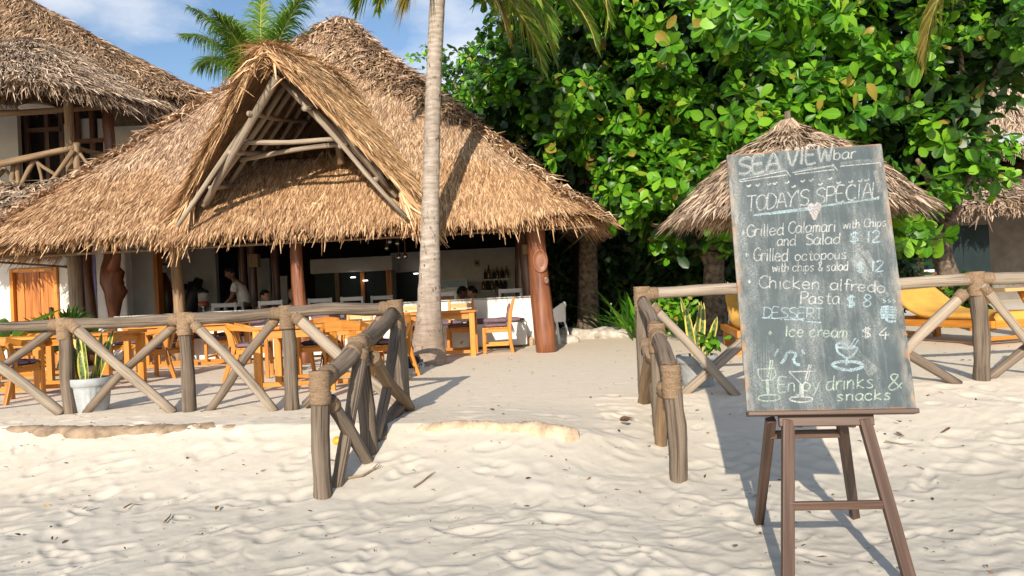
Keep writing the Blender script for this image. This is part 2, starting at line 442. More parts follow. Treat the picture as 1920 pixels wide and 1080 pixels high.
    c = t.mix(t.ramp(e, [(.27, 0), (.33, 1)]), c, (.60, .50, .10)); t.col(c); t.rough(.4, .4); MAT['snake_leaf'] = t.m
    MAT['almond_leaf'] = m_leaf('almond_leaf', (.014, .062, .007), (.075, .26, .012), (.25, .52, .03), (.36, .26, .05), .38, .24, .978, .3)
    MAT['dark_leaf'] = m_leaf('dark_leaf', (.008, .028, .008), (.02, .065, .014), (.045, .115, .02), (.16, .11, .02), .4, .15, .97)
    MAT['palm_leaf'] = m_leaf('palm_leaf', (.035, .11, .015), (.135, .27, .03), (.36, .46, .06), (.46, .40, .08), .38, .42, .93)
    MAT['palm_dry'] = m_leaf('palm_dry', (.14, .12, .02), (.30, .23, .045), (.46, .34, .09), (.34, .2, .06), .5, .35, .9)
    MAT['fan_leaf'] = m_leaf('fan_leaf', (.02, .075, .012), (.045, .14, .02), (.09, .22, .03), (.14, .26, .05), .4, .25, .95)
    MAT['banana_leaf'] = m_leaf('banana_leaf', (.05, .16, .02), (.10, .28, .04), (.22, .42, .10), (.4, .5, .2), .4, .35, .9)
    MAT['rachis'] = m_plain('rachis', (.35, .33, .08), .5, .3, .2, 4, .2)
mats()
# ---------------------------------------------------------------- sand
def sand_detail(X, Y):
    d = np.zeros_like(X)
    t = Y-(4.95-.25*X)
    low = 1-sstep(-.15, .9, np.where(X > .6, Y-5.6, t)); amp = .28+.72*low
    wx = X+.25*vnoise(X*1.7+9, Y*1.7); wy = Y+.25*vnoise(X*1.7, Y*1.7+31)
    d += .0036*amp*vnoise(wx*2.1, wy*2.6)
    d += .0014*amp*(1-2*np.abs(vnoise(wx*4.6+7, wy*5.6+3)))
    cr1 = 1-np.abs(vnoise(wx*3.1+17, wy*6.2+5)); cr2 = 1-np.abs(vnoise(wx*6.3+2, wy*11.5+8)); gate = np.clip(vnoise(X*1.3+4, Y*1.9)*1.6+.35, 0, 1)
    d -= amp*gate*(.0052*cr1**16+.0030*cr2**14)
    d += .0016*amp*vnoise(wx*17, wy*19)+.0009*vnoise(X*41, Y*43)
    return d, low
def footprints(X, Y, Z, low):
    r = np.random.default_rng(5)
    for k in range(950):
        y = 2.6+ (r.random()**1.3)*5.2; x = (r.random()*2-1)*y*.75
        lx, ly = r.uniform(.025, .075), r.uniform(.05, .13); a = r.uniform(.5, 2.6); dep = r.uniform(.002, .009)
        m = (np.abs(X-x) < .4) & (np.abs(Y-y) < .4)
        if not m.any(): continue
        dx, dy = X[m]-x, Y[m]-y
        u = (dx*math.cos(a)+dy*math.sin(a))/lx; v = (-dx*math.sin(a)+dy*math.cos(a))/ly
        q = u*u+v*v
        Z[m] += (-dep*np.exp(-q**2.2)*(1+.6*np.tanh(2.5*v))+dep*.45*np.exp(-(np.sqrt(q)-1.5)**2*7))*(.25+.75*low[m])
def make_sand():
    ys = [2.2]
    while ys[-1] < 17:
        ys.append(ys[-1]+max(.009, .0046*ys[-1]-.006))
    ys = np.array(ys)
    us = np.linspace(-1.0, 1.0, 900)
    Y = np.repeat(ys[:, None], len(us), 1); X = us[None, :]*(1.6+.78*ys[:, None])
    Z = gh(X, Y)
    d, low = sand_detail(X, Y); Z = Z+d; footprints(X, Y, Z, low)
    for (px, py, dd, r, h) in MOUNDS:
        Z += h*np.exp(-((X-px)**2+(Y-py)**2)/(r*r))
    n, m = X.shape
    V = np.stack([X, Y, Z], -1).reshape(-1, 3)
    i = np.arange((n-1)*(m-1)); a = (i//(m-1))*m+i % (m-1)
    Q = np.stack([a, a+1, a+m+1, a+m], -1)
    # far skirt that reaches the horizon
    o = len(V); e = 300
    ring = [(-1.6-.78*2.2, 2.2), (1.6+.78*2.2, 2.2), (1.6+.78*ys[-1], ys[-1]), (-1.6-.78*ys[-1], ys[-1])]
    edge_r = [k*m+m-1 for k in range(n)]; edge_l = [k*m for k in range(n)]
    ex = []
    q2 = []
    def addv(p): ex.append(p); return o+len(ex)-1
    br = addv((e, -40, -.5)); bl = addv((-e, -40, -.5)); tr = addv((e, e, .05)); tl = addv((-e, e, .05))
    nr = [addv((e, float(ys[k]), float(Z[k, -1]))) for k in range(0, n, 12)]; nl = [addv((-e, float(ys[k]), float(Z[k, 0]))) for k in range(0, n, 12)]
    ks = list(range(0, n, 12))
    for j in range(len(ks)-1):
        a0, a1 = ks[j], ks[j+1]
        q2.append((edge_r[a0], nr[j], nr[j+1], edge_r[a1])); q2.append((nl[j], edge_l[a0], edge_l[a1], nl[j+1]))
    q2.append((edge_l[0], bl, br, edge_r[0]))
    q2.append((edge_l[0], nl[0], bl, bl)); q2.append((edge_r[0], br, nr[0], nr[0]))
    kl = ks[-1]
    q2.append((edge_l[kl], edge_r[kl], tr, tl)); q2.append((edge_r[kl], nr[-1], tr, tr)); q2.append((edge_l[kl], tl, nl[-1], nl[-1]))
    me = bpy.data.meshes.new('sand')
    V2 = np.concatenate([V, np.array(ex)])
    base = npmesh('sand', V, Q, MAT['sand'], None, True, origin=(0, 0, 0))
    tag(base, kind='structure')
    sk = bpy.data.meshes.new('sand_beyond')
    used = {}
    fs = []
    for q in q2:
        f = []
        for i_ in q:
            if i_ not in used: used[i_] = len(used)
            if used[i_] not in f: f.append(used[i_])
        fs.append(f)
    vs = [None]*len(used)
    for k_, i_ in used.items(): vs[i_] = tuple(V2[k_])
    sk.from_pydata(vs, [], fs)
    ob = link('sand_beyond', sk, MAT['sand'], None, False); tag(ob, kind='structure')
def flat_on_ground(x, y, off=0.0): return Vector((x, y, gz(x, y)+off))

# ---------------------------------------------------------------- thatch
def strips(P, D, N, L, Wd, lift, rng, yaw=.22):
    n = len(P)
    N = nrm(N); D = nrm(D); S = np.cross(D, N)
    a = rng.normal(0, yaw, n)[:, None]
    D2 = nrm(D*np.cos(a)+S*np.sin(a)); S2 = np.cross(D2, N)
    tw = rng.normal(0, .45, n)[:, None]
    S2 = nrm(S2*np.cos(tw)+N*np.sin(tw))
    L = np.broadcast_to(L, (n,))[:, None]*rng.uniform(.6, 1.25, (n, 1)); Wd = np.broadcast_to(Wd, (n,))[:, None]*rng.uniform(.55, 1.4, (n, 1))
    li = np.broadcast_to(lift, (n,))[:, None]*rng.uniform(.2, 1.6, (n, 1))
    m = P+D2*L*.5+N*li*.75; e = P+D2*L+N*li*rng.uniform(.3, 1.2, (n, 1))
    V = np.stack([P-S2*Wd*.5, P+S2*Wd*.5, m-S2*Wd*.5, m+S2*Wd*.5, e-S2*Wd*.12, e+S2*Wd*.12], 1).reshape(-1, 3)
    o = np.arange(n)[:, None]*6
    Q = np.stack([o+np.array([0, 1, 3, 2]), o+np.array([2, 3, 5, 4])], 1).reshape(-1, 4)
    uv = np.tile(np.array([[0, 0], [1, 0], [1, .5], [0, .5], [0, .5], [1, .5], [1, 1], [0, 1]], float), (n, 1))
    uv[:, 0] += np.repeat(rng.random(n)*40, 8)
    return V, Q, uv
class TH:
    def __init__(s): s.V = []; s.Q = []; s.u = []; s.o = 0
    def add(s, V, Q, u): s.V.append(V); s.Q.append(Q+s.o); s.u.append(u); s.o += len(V)
    def build(s, name, mat, parent): return npmesh(name, np.concatenate(s.V), np.concatenate(s.Q), mat, parent, False, np.concatenate(s.u))
def hf_strips(f, x, y, L, Wd, lift, rng, course=.13, yaw=.22, raise_=0.0):
    e = .02
    z = f(x, y); gx = (f(x+e, y)-f(x-e, y))/(2*e); gy = (f(x, y+e)-f(x, y-e))/(2*e)
    g2 = gx*gx+gy*gy
    D = np.stack([-gx, -gy, -g2], -1)
    N = np.stack([-gx, -gy, np.ones_like(gx)], -1)
    Dn = nrm(D)
    P = np.stack([x, y, z+raise_], -1)
    if course:
        zc = np.floor(z/course+.15*vnoise(x*2.2, y*2.2))*course + rng.uniform(0, course*.75, len(z))
        s_ = (z-zc)/np.maximum(-Dn[:, 2], .2)
        P = P+Dn*s_[:, None]
    return strips(P, D, N, L, Wd, lift, rng, yaw)
def hf_slab(f, x0, x1, y0, y1, nx, ny, keep, thick, name, mat, parent, jitter=0):
    xs = np.linspace(x0, x1, nx); ys = np.linspace(y0, y1, ny)
    X, Y = np.meshgrid(xs, ys); Z = f(X, Y)
    Xc = (X[1:, 1:]+X[:-1, :-1])/2; Yc = (Y[1:, 1:]+Y[:-1, :-1])/2
    K = keep(Xc, Yc)
    top = np.stack([X, Y, Z], -1).reshape(-1, 3); bot = top-np.array([0, 0, thick])
    nv = len(top); idx = np.argwhere(K); a = idx[:, 0]*nx+idx[:, 1]
    Q = [np.stack([a, a+1, a+nx+1, a+nx], -1), np.stack([a+nv, a+nx+nv, a+nx+1+nv, a+1+nv], -1)]
    Kp = np.pad(K, 1)
    for (dy, dx, c0, c1) in ((-1, 0, 0, 1), (1, 0, nx+1, nx), (0, -1, nx, 0), (0, 1, 1, nx+1)):
        nb = Kp[1+dy:1+dy+K.shape[0], 1+dx:1+dx+K.shape[1]]
        b = np.argwhere(K & ~nb); a = b[:, 0]*nx+b[:, 1]
        if len(a): Q.append(np.stack([a+c0+nv, a+c1+nv, a+c1, a+c0], -1))
    return npmesh(name, np.concatenate([top, bot]), np.concatenate(Q), mat, parent, False)

# main roof: square hipped pyramid with a prow gable on its front face
RC = np.array([-3.2, 14.7]); RH = 4.6; ZAP, ZE = 6.45, 2.02
def roof_s(x, y):
    a = np.abs(x-RC[0])/RH; b = np.abs(y-RC[1])/RH
    return (a**9+b**9)**(1/9)
def roof_z(x, y):
    s = roof_s(x, y)
    z = ZAP-(ZAP-ZE)*s + .10*np.exp(-((x-RC[0]-.1)**2+(y-RC[1])**2)/.35)
    return z + .035*vnoise(x*1.1+3, y*1.1) + .015*vnoise(x*3.3, y*3.3) - .06*np.sin(np.clip(s, 0, 1)*math.pi)
GX, GY0, GZ0, GR, GS = -2.85, 9.0, 3.90, .21, 1.27
def gab_z(x, y): return GZ0+(y-GY0)*GR-GS*np.abs(x-GX)*(1+.0*x)+.03*vnoise(x*2, y*2)-.05*np.exp(-np.abs(x-GX)*6)
def gab_yf(x): return GY0+np.abs(x-GX)/1.6*1.2
def build_main_roof(parent):
    rng = np.random.default_rng(11)
    ins = lambda x, y: (gab_z(x, y) > roof_z(x, y)+.02) & (y < RC[1]-1) & (np.abs(x-GX) < 1.75)
    hole = lambda x, y: ins(x, y) & (roof_z(x, y) > 3.12+.05*vnoise(x*5, y*5))
    keep = lambda x, y: (roof_s(x, y) < .99) & ~hole(x, y)
    roof = hf_slab(roof_z, RC[0]-RH, RC[0]+RH, RC[1]-RH, RC[1]+RH, 150, 150, keep, .16, 'roof', MAT['thatch_under'], parent)
    T = TH(); TE = TH()
    def samp(n, cond):
        x = RC[0]+rng.uniform(-RH, RH, n); y = RC[1]+rng.uniform(-RH, RH, n)
        m = cond(x, y); return x[m], y[m]
    fr = lambda x, y: (RC[1]-y > np.abs(x-RC[0])*.8-.25)
    x, y = samp(360000, lambda x, y: (roof_s(x, y) < 1.0) & (~hole(x, y)) & fr(x, y))
    z = roof_z(x, y); low = z < 2.95+.3*vnoise(x*1.5, y)
    T.add(*hf_strips(roof_z, x[~low], y[~low], .30, .0165, .024, rng, .12, .17))
    TE.add(*hf_strips(roof_z, x[low], y[low], .29, .0165, .027, rng, .12, .17))
    x, y = samp(70000, lambda x, y: (roof_s(x, y) < 1.0) & ~fr(x, y) & ((x > RC[0]) | (rng.random(len(x)) < .6)))
    T.add(*hf_strips(roof_z, x, y, .3, .034, .05, rng))
    # loose straws standing off the hips and the cap
    n = 2600; t = rng.uniform(.02, 1, n); sg = rng.choice([-1, 1], n)
    x = RC[0]+sg*t*RH*.955+rng.normal(0, .05, n); y = RC[1]-t*RH*.955+rng.normal(0, .05, n)
    T.add(*hf_strips(roof_z, x, y, .3, .026, .13, rng, 0, .5))
    a = rng.uniform(0, 6.28, 1500); r = np.sqrt(rng.random(1500))*.72
    x = RC[0]+.05+r*np.cos(a); y = RC[1]+r*np.sin(a)
    TC = TH(); n = 5200; t = .1+.48*rng.random(n)**1.3; x = RC[0]+t*RH*.93+rng.normal(-.12, .16, n)*(1.15-t); y = RC[1]-t*RH*.93+rng.normal(-.05, .22, n)*(1.15-t)
    TC.add(*hf_strips(roof_z, x, y, .3, .019, .06, rng, .1, .35, .02))
    TC.add(*hf_strips(roof_z, x, y, .34, .03, .10, rng, 0, .7, .03))
    # eaves: three layers of hanging ends
    per = np.linspace(0, 1, 1)
    n = 17000
    side = rng.choice(4, n, p=[.48, .22, .22, .08]); u = rng.uniform(-1, 1, n)
    k = np.zeros((n, 2)); 
    k[side == 0] = np.stack([u, -np.ones(n)], -1)[side == 0]; k[side == 1] = np.stack([np.ones(n), u], -1)[side == 1]
    k[side == 2] = np.stack([-np.ones(n), u], -1)[side == 2]; k[side == 3] = np.stack([u, np.ones(n)], -1)[side == 3]
    rr = roof_s(RC[0]+k[:, 0]*RH, RC[1]+k[:, 1]*RH)
    s = rng.uniform(.955, 1.0, n)/rr
    x = RC[0]+k[:, 0]*RH*s; y = RC[1]+k[:, 1]*RH*s
    z = roof_z(x, y)-rng.uniform(.0, .17, n)
    out = nrm(np.stack([k[:, 0]**9, k[:, 1]**9], -1)); dn = rng.uniform(.8, 2.2, n)
    D = np.stack([out[:, 0], out[:, 1], -dn], -1); N = np.stack([out[:, 0], out[:, 1], np.full(n, .5)], -1)
    L = np.where(rng.random(n) < .06, .33, .19)
    TE.add(*strips(np.stack([x, y, z], -1), D, N, L, .019, .02, rng, .18))
    th = T.build('thatch', MAT['thatch'], roof)
    te = TE.build('eave_thatch', MAT['thatch_eave'], roof)
    TC.build('ridge_cap', MAT['thatch_old'], roof)
    # ---- gable
    gk = lambda x, y: (y > gab_yf(x)) & (gab_z(x, y) > roof_z(x, y)-.12) & (np.abs(x-GX) < 1.66) & (y < 13.6)
    gf = lambda x, y: gab_z(x, y)+.20
    gab = hf_slab(gf, GX-1.7, GX+1.7, 8.9, 13.7, 110, 130, gk, .11, 'gable_roof', MAT['thatch_under'], parent)
    TG = TH()
    x = GX+rng.uniform(-1.72, 1.72, 90000); y = rng.uniform(8.85, 13.7, 90000)
    m = gk(x, y); x, y = x[m], y[m]
    TG.add(*hf_strips(gf, x, y, .36, .018, .05, rng, .13, .3, .01))
    # barge bundles: long straws laid down along both front edges
    n = 12000
    sg = np.where(rng.random(n) < .5, -1.0, 1.0); q = rng.random(n)**.9*1.62
    x = GX+sg*q; y = gab_yf(x)+rng.uniform(-.05, .10, n); z = gab_z(x, y)+rng.uniform(.09, .23, n)
    D = np.stack([sg, np.full(n, 1.2/1.6), np.full(n, -GS+.16)], -1)
    D = nrm(D)+np.stack([np.zeros(n), np.full(n, -.10), np.full(n, .02)], -1)
    N = np.stack([sg*.35, np.full(n, -1.0), np.full(n, .4)], -1)
    TG.add(*strips(np.stack([x, y, z], -1), D, N, .42, .017, .03, rng, .09))
    n = 700
    sg = np.where(rng.random(n) < .5, -1.0, 1.0)     # feet: brushes of straw
    x = GX+sg*rng.uniform(1.4, 1.68, n); y = gab_yf(x)+rng.uniform(-.05, .1, n); z = gab_z(x, y)+rng.uniform(-.1, .1, n)
    D = np.stack([sg*.45+rng.normal(0, .2, n), np.full(n, -.15), np.full(n, -1.0)], -1)
    TG.add(*strips(np.stack([x, y, z], -1), D, N[:n], .45, .022, .02, rng, .2))
    n = 170                                       # loose tuft over the ridge end
    x = GX+rng.normal(0, .1, n); y = GY0+rng.uniform(-.06, .5, n); z = gab_z(x, y)+.12
    D = np.stack([rng.choice([-1, 1], n)*rng.uniform(.4, 1, n), rng.normal(-.25, .2, n), np.full(n, -.75)], -1)
    TG.add(*strips(np.stack([x, y, z], -1), D, np.tile([0, -.4, 1], (n, 1)), .30, .024, .05, rng, .25))
    TG.build('gable_thatch', MAT['thatch_straw'], gab)
    # poles of the gable
    def gp(x, y, dz=0): return Vector((x, y, float(gab_z(np.array(x), np.array(y)))-.16+dz))
    mb = MB()
    for sg in (-1, 1):
        mb2 = MB(); a, b = (W(598, 186, 9.55), W(728, 352, 10.15)) if sg > 0 else (W(520, 142, 9.2), W(386, 380, 10.05))
        mb2.pole(a, b, .055, .045, .004); mb2.build('barge_pole', MAT['grey_wood'] if sg > 0 else MAT['pale_wood'], gab, smooth=True)
    for i, yy in enumerate((9.55, 9.95, 10.35, 10.8, 11.3, 11.9)):
        for sg in (-1, 1):
            f = min(1.45, 1.0+.0*i); zf = 1.5-.16*i
            m2 = MB(); m2.pole(gp(GX, yy, -.02), gp(GX+sg*(1.5-.17*i), yy+.25+.03*i, -.02), .036, .03, .01); m2.build('rafter', MAT['pale_wood'], gab, smooth=True)
    for k, q in enumerate((.35, .72, 1.1)):
        for sg in (-1, 1):
            m2 = MB(); m2.pole(gp(GX+sg*q, float(gab_yf(GX+sg*q))+.12, -.05), gp(GX+sg*q, 12.3-.6*k, -.05), .036, .03, .012); m2.build('purlin', MAT['pale_wood'], gab, smooth=True)
    m2 = MB(); m2.pole(gp(GX-.62, 9.75, -.05), gp(GX+.66, 9.75, -.05), .034, .03, .02); m2.build('tie_beam', MAT['pale_wood'], gab, smooth=True)
    m2 = MB(); m2.pole(gp(GX-.78, 10.2, -.1), gp(GX+.74, 10.2, -.02), .036, .03, .03); m2.build('tie_beam', MAT['pale_wood'], gab, smooth=True)
    m2 = MB(); m2.pole(Vector((GX+.45, 10.9, 2.9)), gp(GX+.4, 10.9), .06, .055, .01); m2.build('king_post', MAT['pole_wood'], gab, smooth=True)
    # rafters and battens of the main roof, seen from below at the eaves
    def rz(x, y, dz): return Vector((x, y, float(roof_z(np.array(float(x)), np.array(float(y))))-.16+dz))
    def rafter(x0, y0, x1, y1, r, mat='pole_wood'):
        m2 = MB(); pts = [rz(x0+(x1-x0)*t, y0+(y1-y0)*t, -.055) for t in np.linspace(0, 1, 7)]
        m2.tube(pts, [r*(1-.25*t) for t in np.linspace(0, 1, 7)], 8, True, .06); m2.build('rafter', MAT[mat], roof, smooth=True)
    for i in range(13):
        x = RC[0]-4.1+i*.68
        if i < 12: rafter(x, RC[1]-RH+.12, RC[0]+(x-RC[0])*.35, RC[1]-1.5, .05)
    for i in range(11):
        y = RC[1]-4.0+i*.72
        for sg in (-1, 1): rafter(RC[0]+sg*(RH-.12), y, RC[0]+sg*1.6, RC[1]+(y-RC[1])*.35, .05)
    for sg in (-1, 1): rafter(RC[0]+sg*(RH*.93), RC[1]-RH*.93, RC[0]+sg*.6, RC[1]-.6, .075)
    for k in range(14):
        c = RH-.25-k*.17
        for nm, a, b in (('batten', (RC[0]-c, RC[1]-c), (RC[0]+c, RC[1]-c)), ('batten', (RC[0]+c, RC[1]-c), (RC[0]+c, RC[1]+c)), ('batten', (RC[0]-c, RC[1]-c), (RC[0]-c, RC[1]+c))):
            pa, pb = rz(*a, -.02), rz(*b, -.02)
            if a[1] == b[1] and abs(2.02+(4.43)*(1-c/RH)-3.3) < .35: continue
            if a[1] == b[1] and 2.02+4.43*(1-c/RH) > 3.0: continue
            m2 = MB(); m2.tube([pa+(pb-pa)*t for t in np.linspace(0, 1, 5)], .018, 6); m2.build('batten', MAT['pole_wood'], roof)
    # ring beam on the posts
    for a, b in (((-7.0, 10.75), (.6, 10.75)), ((.55, 10.7), (.55, 18.2)), ((-7.0, 10.7), (-7.0, 18.2))):
        m2 = MB(); m2.pole(Vector((*a, 2.16)), Vector((*b, 2.16)), .085, .075, .006); m2.build('ring_beam', MAT['pole_wood'], roof, smooth=True)
    for (a, b) in (((-6.5, 11, 2.2), (-1.0, 12.6, 2.9)), ((.3, 11, 2.2), (-3.6, 13.2, 2.75)), ((-6.8, 13, 2.3), (.4, 13.2, 2.35)), ((-6.8, 14.8, 2.4), (.4, 14.9, 2.35))):
        m2 = MB(); m2.pole(a, b, .06, .05, .02); m2.build('beam', MAT['pole_wood'], roof, smooth=True)
    return roof

def cone_roof(name, parent, c, R, zap, ze, n, mat, rng, L=.36, Wd=.026, droop=.0, lift=.035, sq=2, fringe=2600, yaw=.22, aspect=1.0, slab_n=60, thick=.1, rot=0.0):
    cx, cy = c; cr_, sr_ = math.cos(rot), math.sin(rot)
    def s_(x, y):
        u = (x-cx)*cr_+(y-cy)*sr_; v = -(x-cx)*sr_+(y-cy)*cr_
        a = np.abs(u)/(R*aspect)+1e-6; b = np.abs(v)/R+1e-6
        return (a**sq+b**sq)**(1/sq)
    def f(x, y):
        s = s_(x, y)
        return zap-(zap-ze)*s-droop*np.sin(np.clip(s, 0, 1)*math.pi)+.02*vnoise(x*2+c[0], y*2)
    X = R*max(1, aspect)*1.42
    sl = hf_slab(f, cx-X, cx+X, cy-X, cy+X, slab_n, slab_n, lambda x, y: s_(x, y) < .97, thick, name, MAT['thatch_under'], parent)
    T = TH()
    x = cx+rng.uniform(-X, X, n); y = cy+rng.uniform(-X, X, n)
    m = (s_(x, y) < 1) & ((y < cy+R*.35) | (rng.random(n) < .25))
    T.add(*hf_strips(f, x[m], y[m], L, Wd, lift, rng, .15, yaw))
    a = rng.uniform(0, 6.283, fringe); k0 = np.cos(a); k1 = np.sin(a)
    q = s_(cx+k0, cy+k1); s = rng.uniform(.93, 1.0, fringe)/q
    x = cx+k0*s; y = cy+k1*s; z = f(x, y)-rng.uniform(0, thick, fringe)
    D = np.stack([k0, k1, -rng.uniform(.7, 1.9, fringe)], -1); N = np.stack([k0, k1, np.full(fringe, .5)], -1)
    T.add(*strips(np.stack([x, y, z], -1), D, N, np.where(rng.random(fringe) < .15, L*1.2, L*.75), Wd*.75, .02, rng, .3))
    T.build('thatch', MAT[mat], sl)
    return sl, f
MOUNDS = []
MAT['sandstone'] = m_plain('sandstone', (.62, .47, .33), .95, .1, .25, 9, .8, 22)
# sand piled at the near posts
for p, d in (((607, 940), 4.4), ((1272, 912), 4.4)):
    q = W(*p, d); MOUNDS.append((q.x, q.y, d, .16, .02))
make_sand()

# ---------------------------------------------------------------- restaurant
rest = thing('thatched_restaurant', 'large open beach restaurant under a steep thatched roof with an open triangular gable', 'restaurant', (-3.2, 14.7, 0))
build_main_roof(rest)
def rpost(px, pyb, d, r0, r1, ztop, mat, name='post', lean=0.0, rough=.08, bend=.012):
    b = W(px, pyb, d); b.z = gz(b.x, b.y)-.08
    m = MB(); m.pole(b, (b.x+lean, b.y, ztop), r0, r1, bend, 14, 12, rough)
    return m.build(name, MAT[mat], rest, smooth=True), b
# right front post, varnished, with a cut branch scar
po, pb = rpost(1025, 660, 10.6, .155, .125, 2.2, 'red_post', rough=.05, lean=-.09)
m = MB(); c = Vector((pb.x-.03, pb.y-.125, 1.33))
m.lathe([(.135, -.05), (.135, 0.004), (.12, .018), (.11, .006), (.06, .012), (.001, .012)], (0, 0, 0), 20)
for i, v in enumerate(m.v): m.v[i] = (c.x+v[0]*.8, c.y-v[2], c.z+v[1]*1.3)
m.build('branch_scar', MAT['red_post'], po, smooth=True)
m = MB(); c2 = Vector((pb.x+.04, pb.y-.135, 1.05)); m.lathe([(.045, -.04), (.045, 0), (.035, .008), (.02, .002), (.001, .006)], (0, 0, 0), 12)
for i, v in enumerate(m.v): m.v[i] = (c2.x+v[0]*.8, c2.y-v[2], c2.z+v[1]*1.2)
m.build('knot', MAT['dark_post'], po, smooth=True)
rpost(574, 680, 10.8, .105, .085, 2.2, 'red_post', lean=-.07)
rpost(338, 670, 11.6, .085, .075, 2.25, 'pole_wood')
rpost(1000, 640, 12.6, .11, .10, 2.3, 'dark_post', lean=-.1)
rpost(985, 640, 13.2, .09, .08, 2.3, 'dark_post')
rpost(978, 640, 14.8, .08, .08, 2.5, 'dark_post', lean=.05)
rpost(478, 640, 14.5, .09, .08, 2.6, 'dark_post'); rpost(460, 640, 15.2, .07, .07, 2.6, 'dark_post'); rpost(520, 640, 15.2, .08, .08, 2.6, 'dark_post')
rpost(412, 640, 15.6, .07, .07, 2.6, 'dark_post')
# half wall, plinth, bench
FL = .06
m = MB(); m.box((-3.05, 12.25, .40), (6.75, .32, .86)); hw = m.build('half_wall', MAT['white_wall'], rest, bevel=.035)
m = MB(); m.box((-3.05, 12.035, .11), (6.70, .09, .16)); m.build('plinth', MAT['cement_base'], hw, bevel=.02)
m = MB(); m.box((-3.05, 12.25, .838), (6.80, .38, .02)); m.build('wall_cap', MAT['grey_plaster'], hw, bevel=.006)
m = MB(); m.box((-3.1, 11.93, .26), (6.6, .30, .36)); bench = m.build('bench_base', MAT['white_wall'], rest, bevel=.02)
# interior floor, back walls
m = MB(); m.box((-3.2, 15.4, FL-.03), (8.2, 6.4, .06)); m.build('floor_slab', MAT['grey_plaster'], rest)
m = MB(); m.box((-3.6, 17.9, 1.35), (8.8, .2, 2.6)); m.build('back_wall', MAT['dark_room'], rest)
bw = MB(); a = W(742, 600, 16.4); b = W(975, 600, 16.4)
bw.box(((a.x+b.x)/2, 16.5, .98), (b.x-a.x+.1, .16, 1.92)); bar_wall = bw.build('bar_wall', MAT['grey_plaster'], rest)
# kitchen box with the plaster soffit and its window band
a = W(581, 488, 15.6); b = W(735, 478, 15.6); cc = W(581, 512, 15.6)
xa, xb = a.x, b.x; zt = (a.z+b.z)/2; zb = cc.z-.02
m = MB(); m.box(((xa+xb)/2, 15.9, (zt+zb)/2), (xb-xa, .6, zt-zb)); kit = m.build('soffit', MAT['grey_plaster'], rest, bevel=.01)
m = MB(); m.box(((xa+xb)/2, 15.75, (zb+FL)/2), (xb-xa-.1, .02, zb-FL)); m.build('window_pane', MAT['dark_glass'], kit)
for px, wd in ((631, .09), (679, .09), (729, .13)):
    q = W(px, 520, 15.62); m = MB(); m.box((q.x, 15.66, (zb+FL)/2), (wd*.9, .1, zb-FL-.004)); m.build('window_post', MAT['door_wood'] if px > 640 else MAT['pole_wood'], kit, bevel=.006)
m = MB(); a2 = W(742, 520, 16.35); m.box((a2.x+.32, 16.38, .95), (.62, .06, 1.1)); m.build('serving_window', MAT['dark_glass'], bar_wall)
# left interior walls
m = MB(); a = W(238, 600, 13.4); b = W(292, 600, 13.4)
m.box(((a.x+b.x)/2, 13.5, 1.15), (b.x-a.x, .18, 2.2)); m.build('side_wall', MAT['grey_plaster'], rest, bevel=.02)
m = MB(); m.box((b.x+.035, 13.5, 1.1), (.07, .2, 2.1)); m.build('door_frame', MAT['door_wood'], rest, bevel=.005)
a = W(322, 600, 15.0); b = W(408, 600, 15.0)
m = MB(); m.box(((a.x+b.x)/2, 15.1, 1.15), (b.x-a.x, .14, 2.2)); m.build('inner_wall', MAT['grey_plaster'], rest)
a = W(470, 600, 16.2); b = W(508, 600, 16.2); m = MB(); m.box(((a.x+b.x)/2, 16.3, 1.0), (b.x-a.x, .1, 1.9)); m.build('inner_wall', MAT['grey_plaster'], rest)
a = W(522, 600, 16.2); b = W(540, 600, 16.2); m = MB(); m.box(((a.x+b.x)/2, 16.3, .8), (b.x-a.x, .1, 1.5)); m.build('inner_wall', MAT['grey_plaster'], rest)
for x0, y0, x1, y1, d in ((1000, 640, 1000, 520, 18), ):
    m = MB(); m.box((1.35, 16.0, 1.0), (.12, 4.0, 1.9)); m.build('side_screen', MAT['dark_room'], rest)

# ---------------------------------------------------------------- annex with the orange door
ann = thing('white_annex', 'white plastered annex with an orange plank door beside the restaurant', 'building', (W(110, 600, 12.9).x, 13.0, 0))
D_ = 12.9
def zpx(px, py, d): return W(px, py, d).z
xl, xr = W(28, 560, D_).x, W(238, 560, D_).x
dl, dr_ = W(22, 560, D_).x, W(111, 560, D_).x
dt = zpx(66, 503, D_)
m = MB(); m.box(((dl-.28+dl)/2, D_+.12, 1.1), (.28, .24, 2.1)); m.build('wall', MAT['white_wall'], ann, bevel=.03)
m = MB(); m.box(((dr_+xr)/2, D_+.12, 1.3), (xr-dr_, .24, 2.5)); wl = m.build('wall', MAT['white_wall'], ann, bevel=.03)
m = MB(); m.box(((dl+dr_)/2-.02, D_+.12, dt+.13), (dr_-dl+.3, .235, .24)); m.build('lintel', MAT['white_wall'], ann, bevel=.02)
m = MB(); m.box((dl-.3, D_+.3, dt+.55), (3.2, .2, .5)); m.build('upper_wall', MAT['cement_base'], ann)
m = MB(); m.box((dl-1.35, D_+.25, 1.1), (2.1, .2, 2.2)); m.build('side_wall', MAT['door_wood'], ann)
dframe = MB(); dframe.box((dl+.03, D_-.0, dt/2), (.06, .1, dt)); dframe.box((dr_-.03, D_, dt/2), (.06, .1, dt)); dframe.box(((dl+dr_)/2, D_, dt-.03), (dr_-dl-.13, .1, .06))
door = MB()
nb = 5
for i in range(nb):
    w_ = (dr_-dl-.14)/nb; door.box((dl+.07+w_*(i+.5), D_+.05+.006*(i % 2), dt/2-.03), (w_-.006, .045, dt-.08))
dd = door.build('door', MAT['door_wood'], ann, bevel=.004)
dframe.build('door_frame', MAT['orange_wood'], dd, bevel=.006)
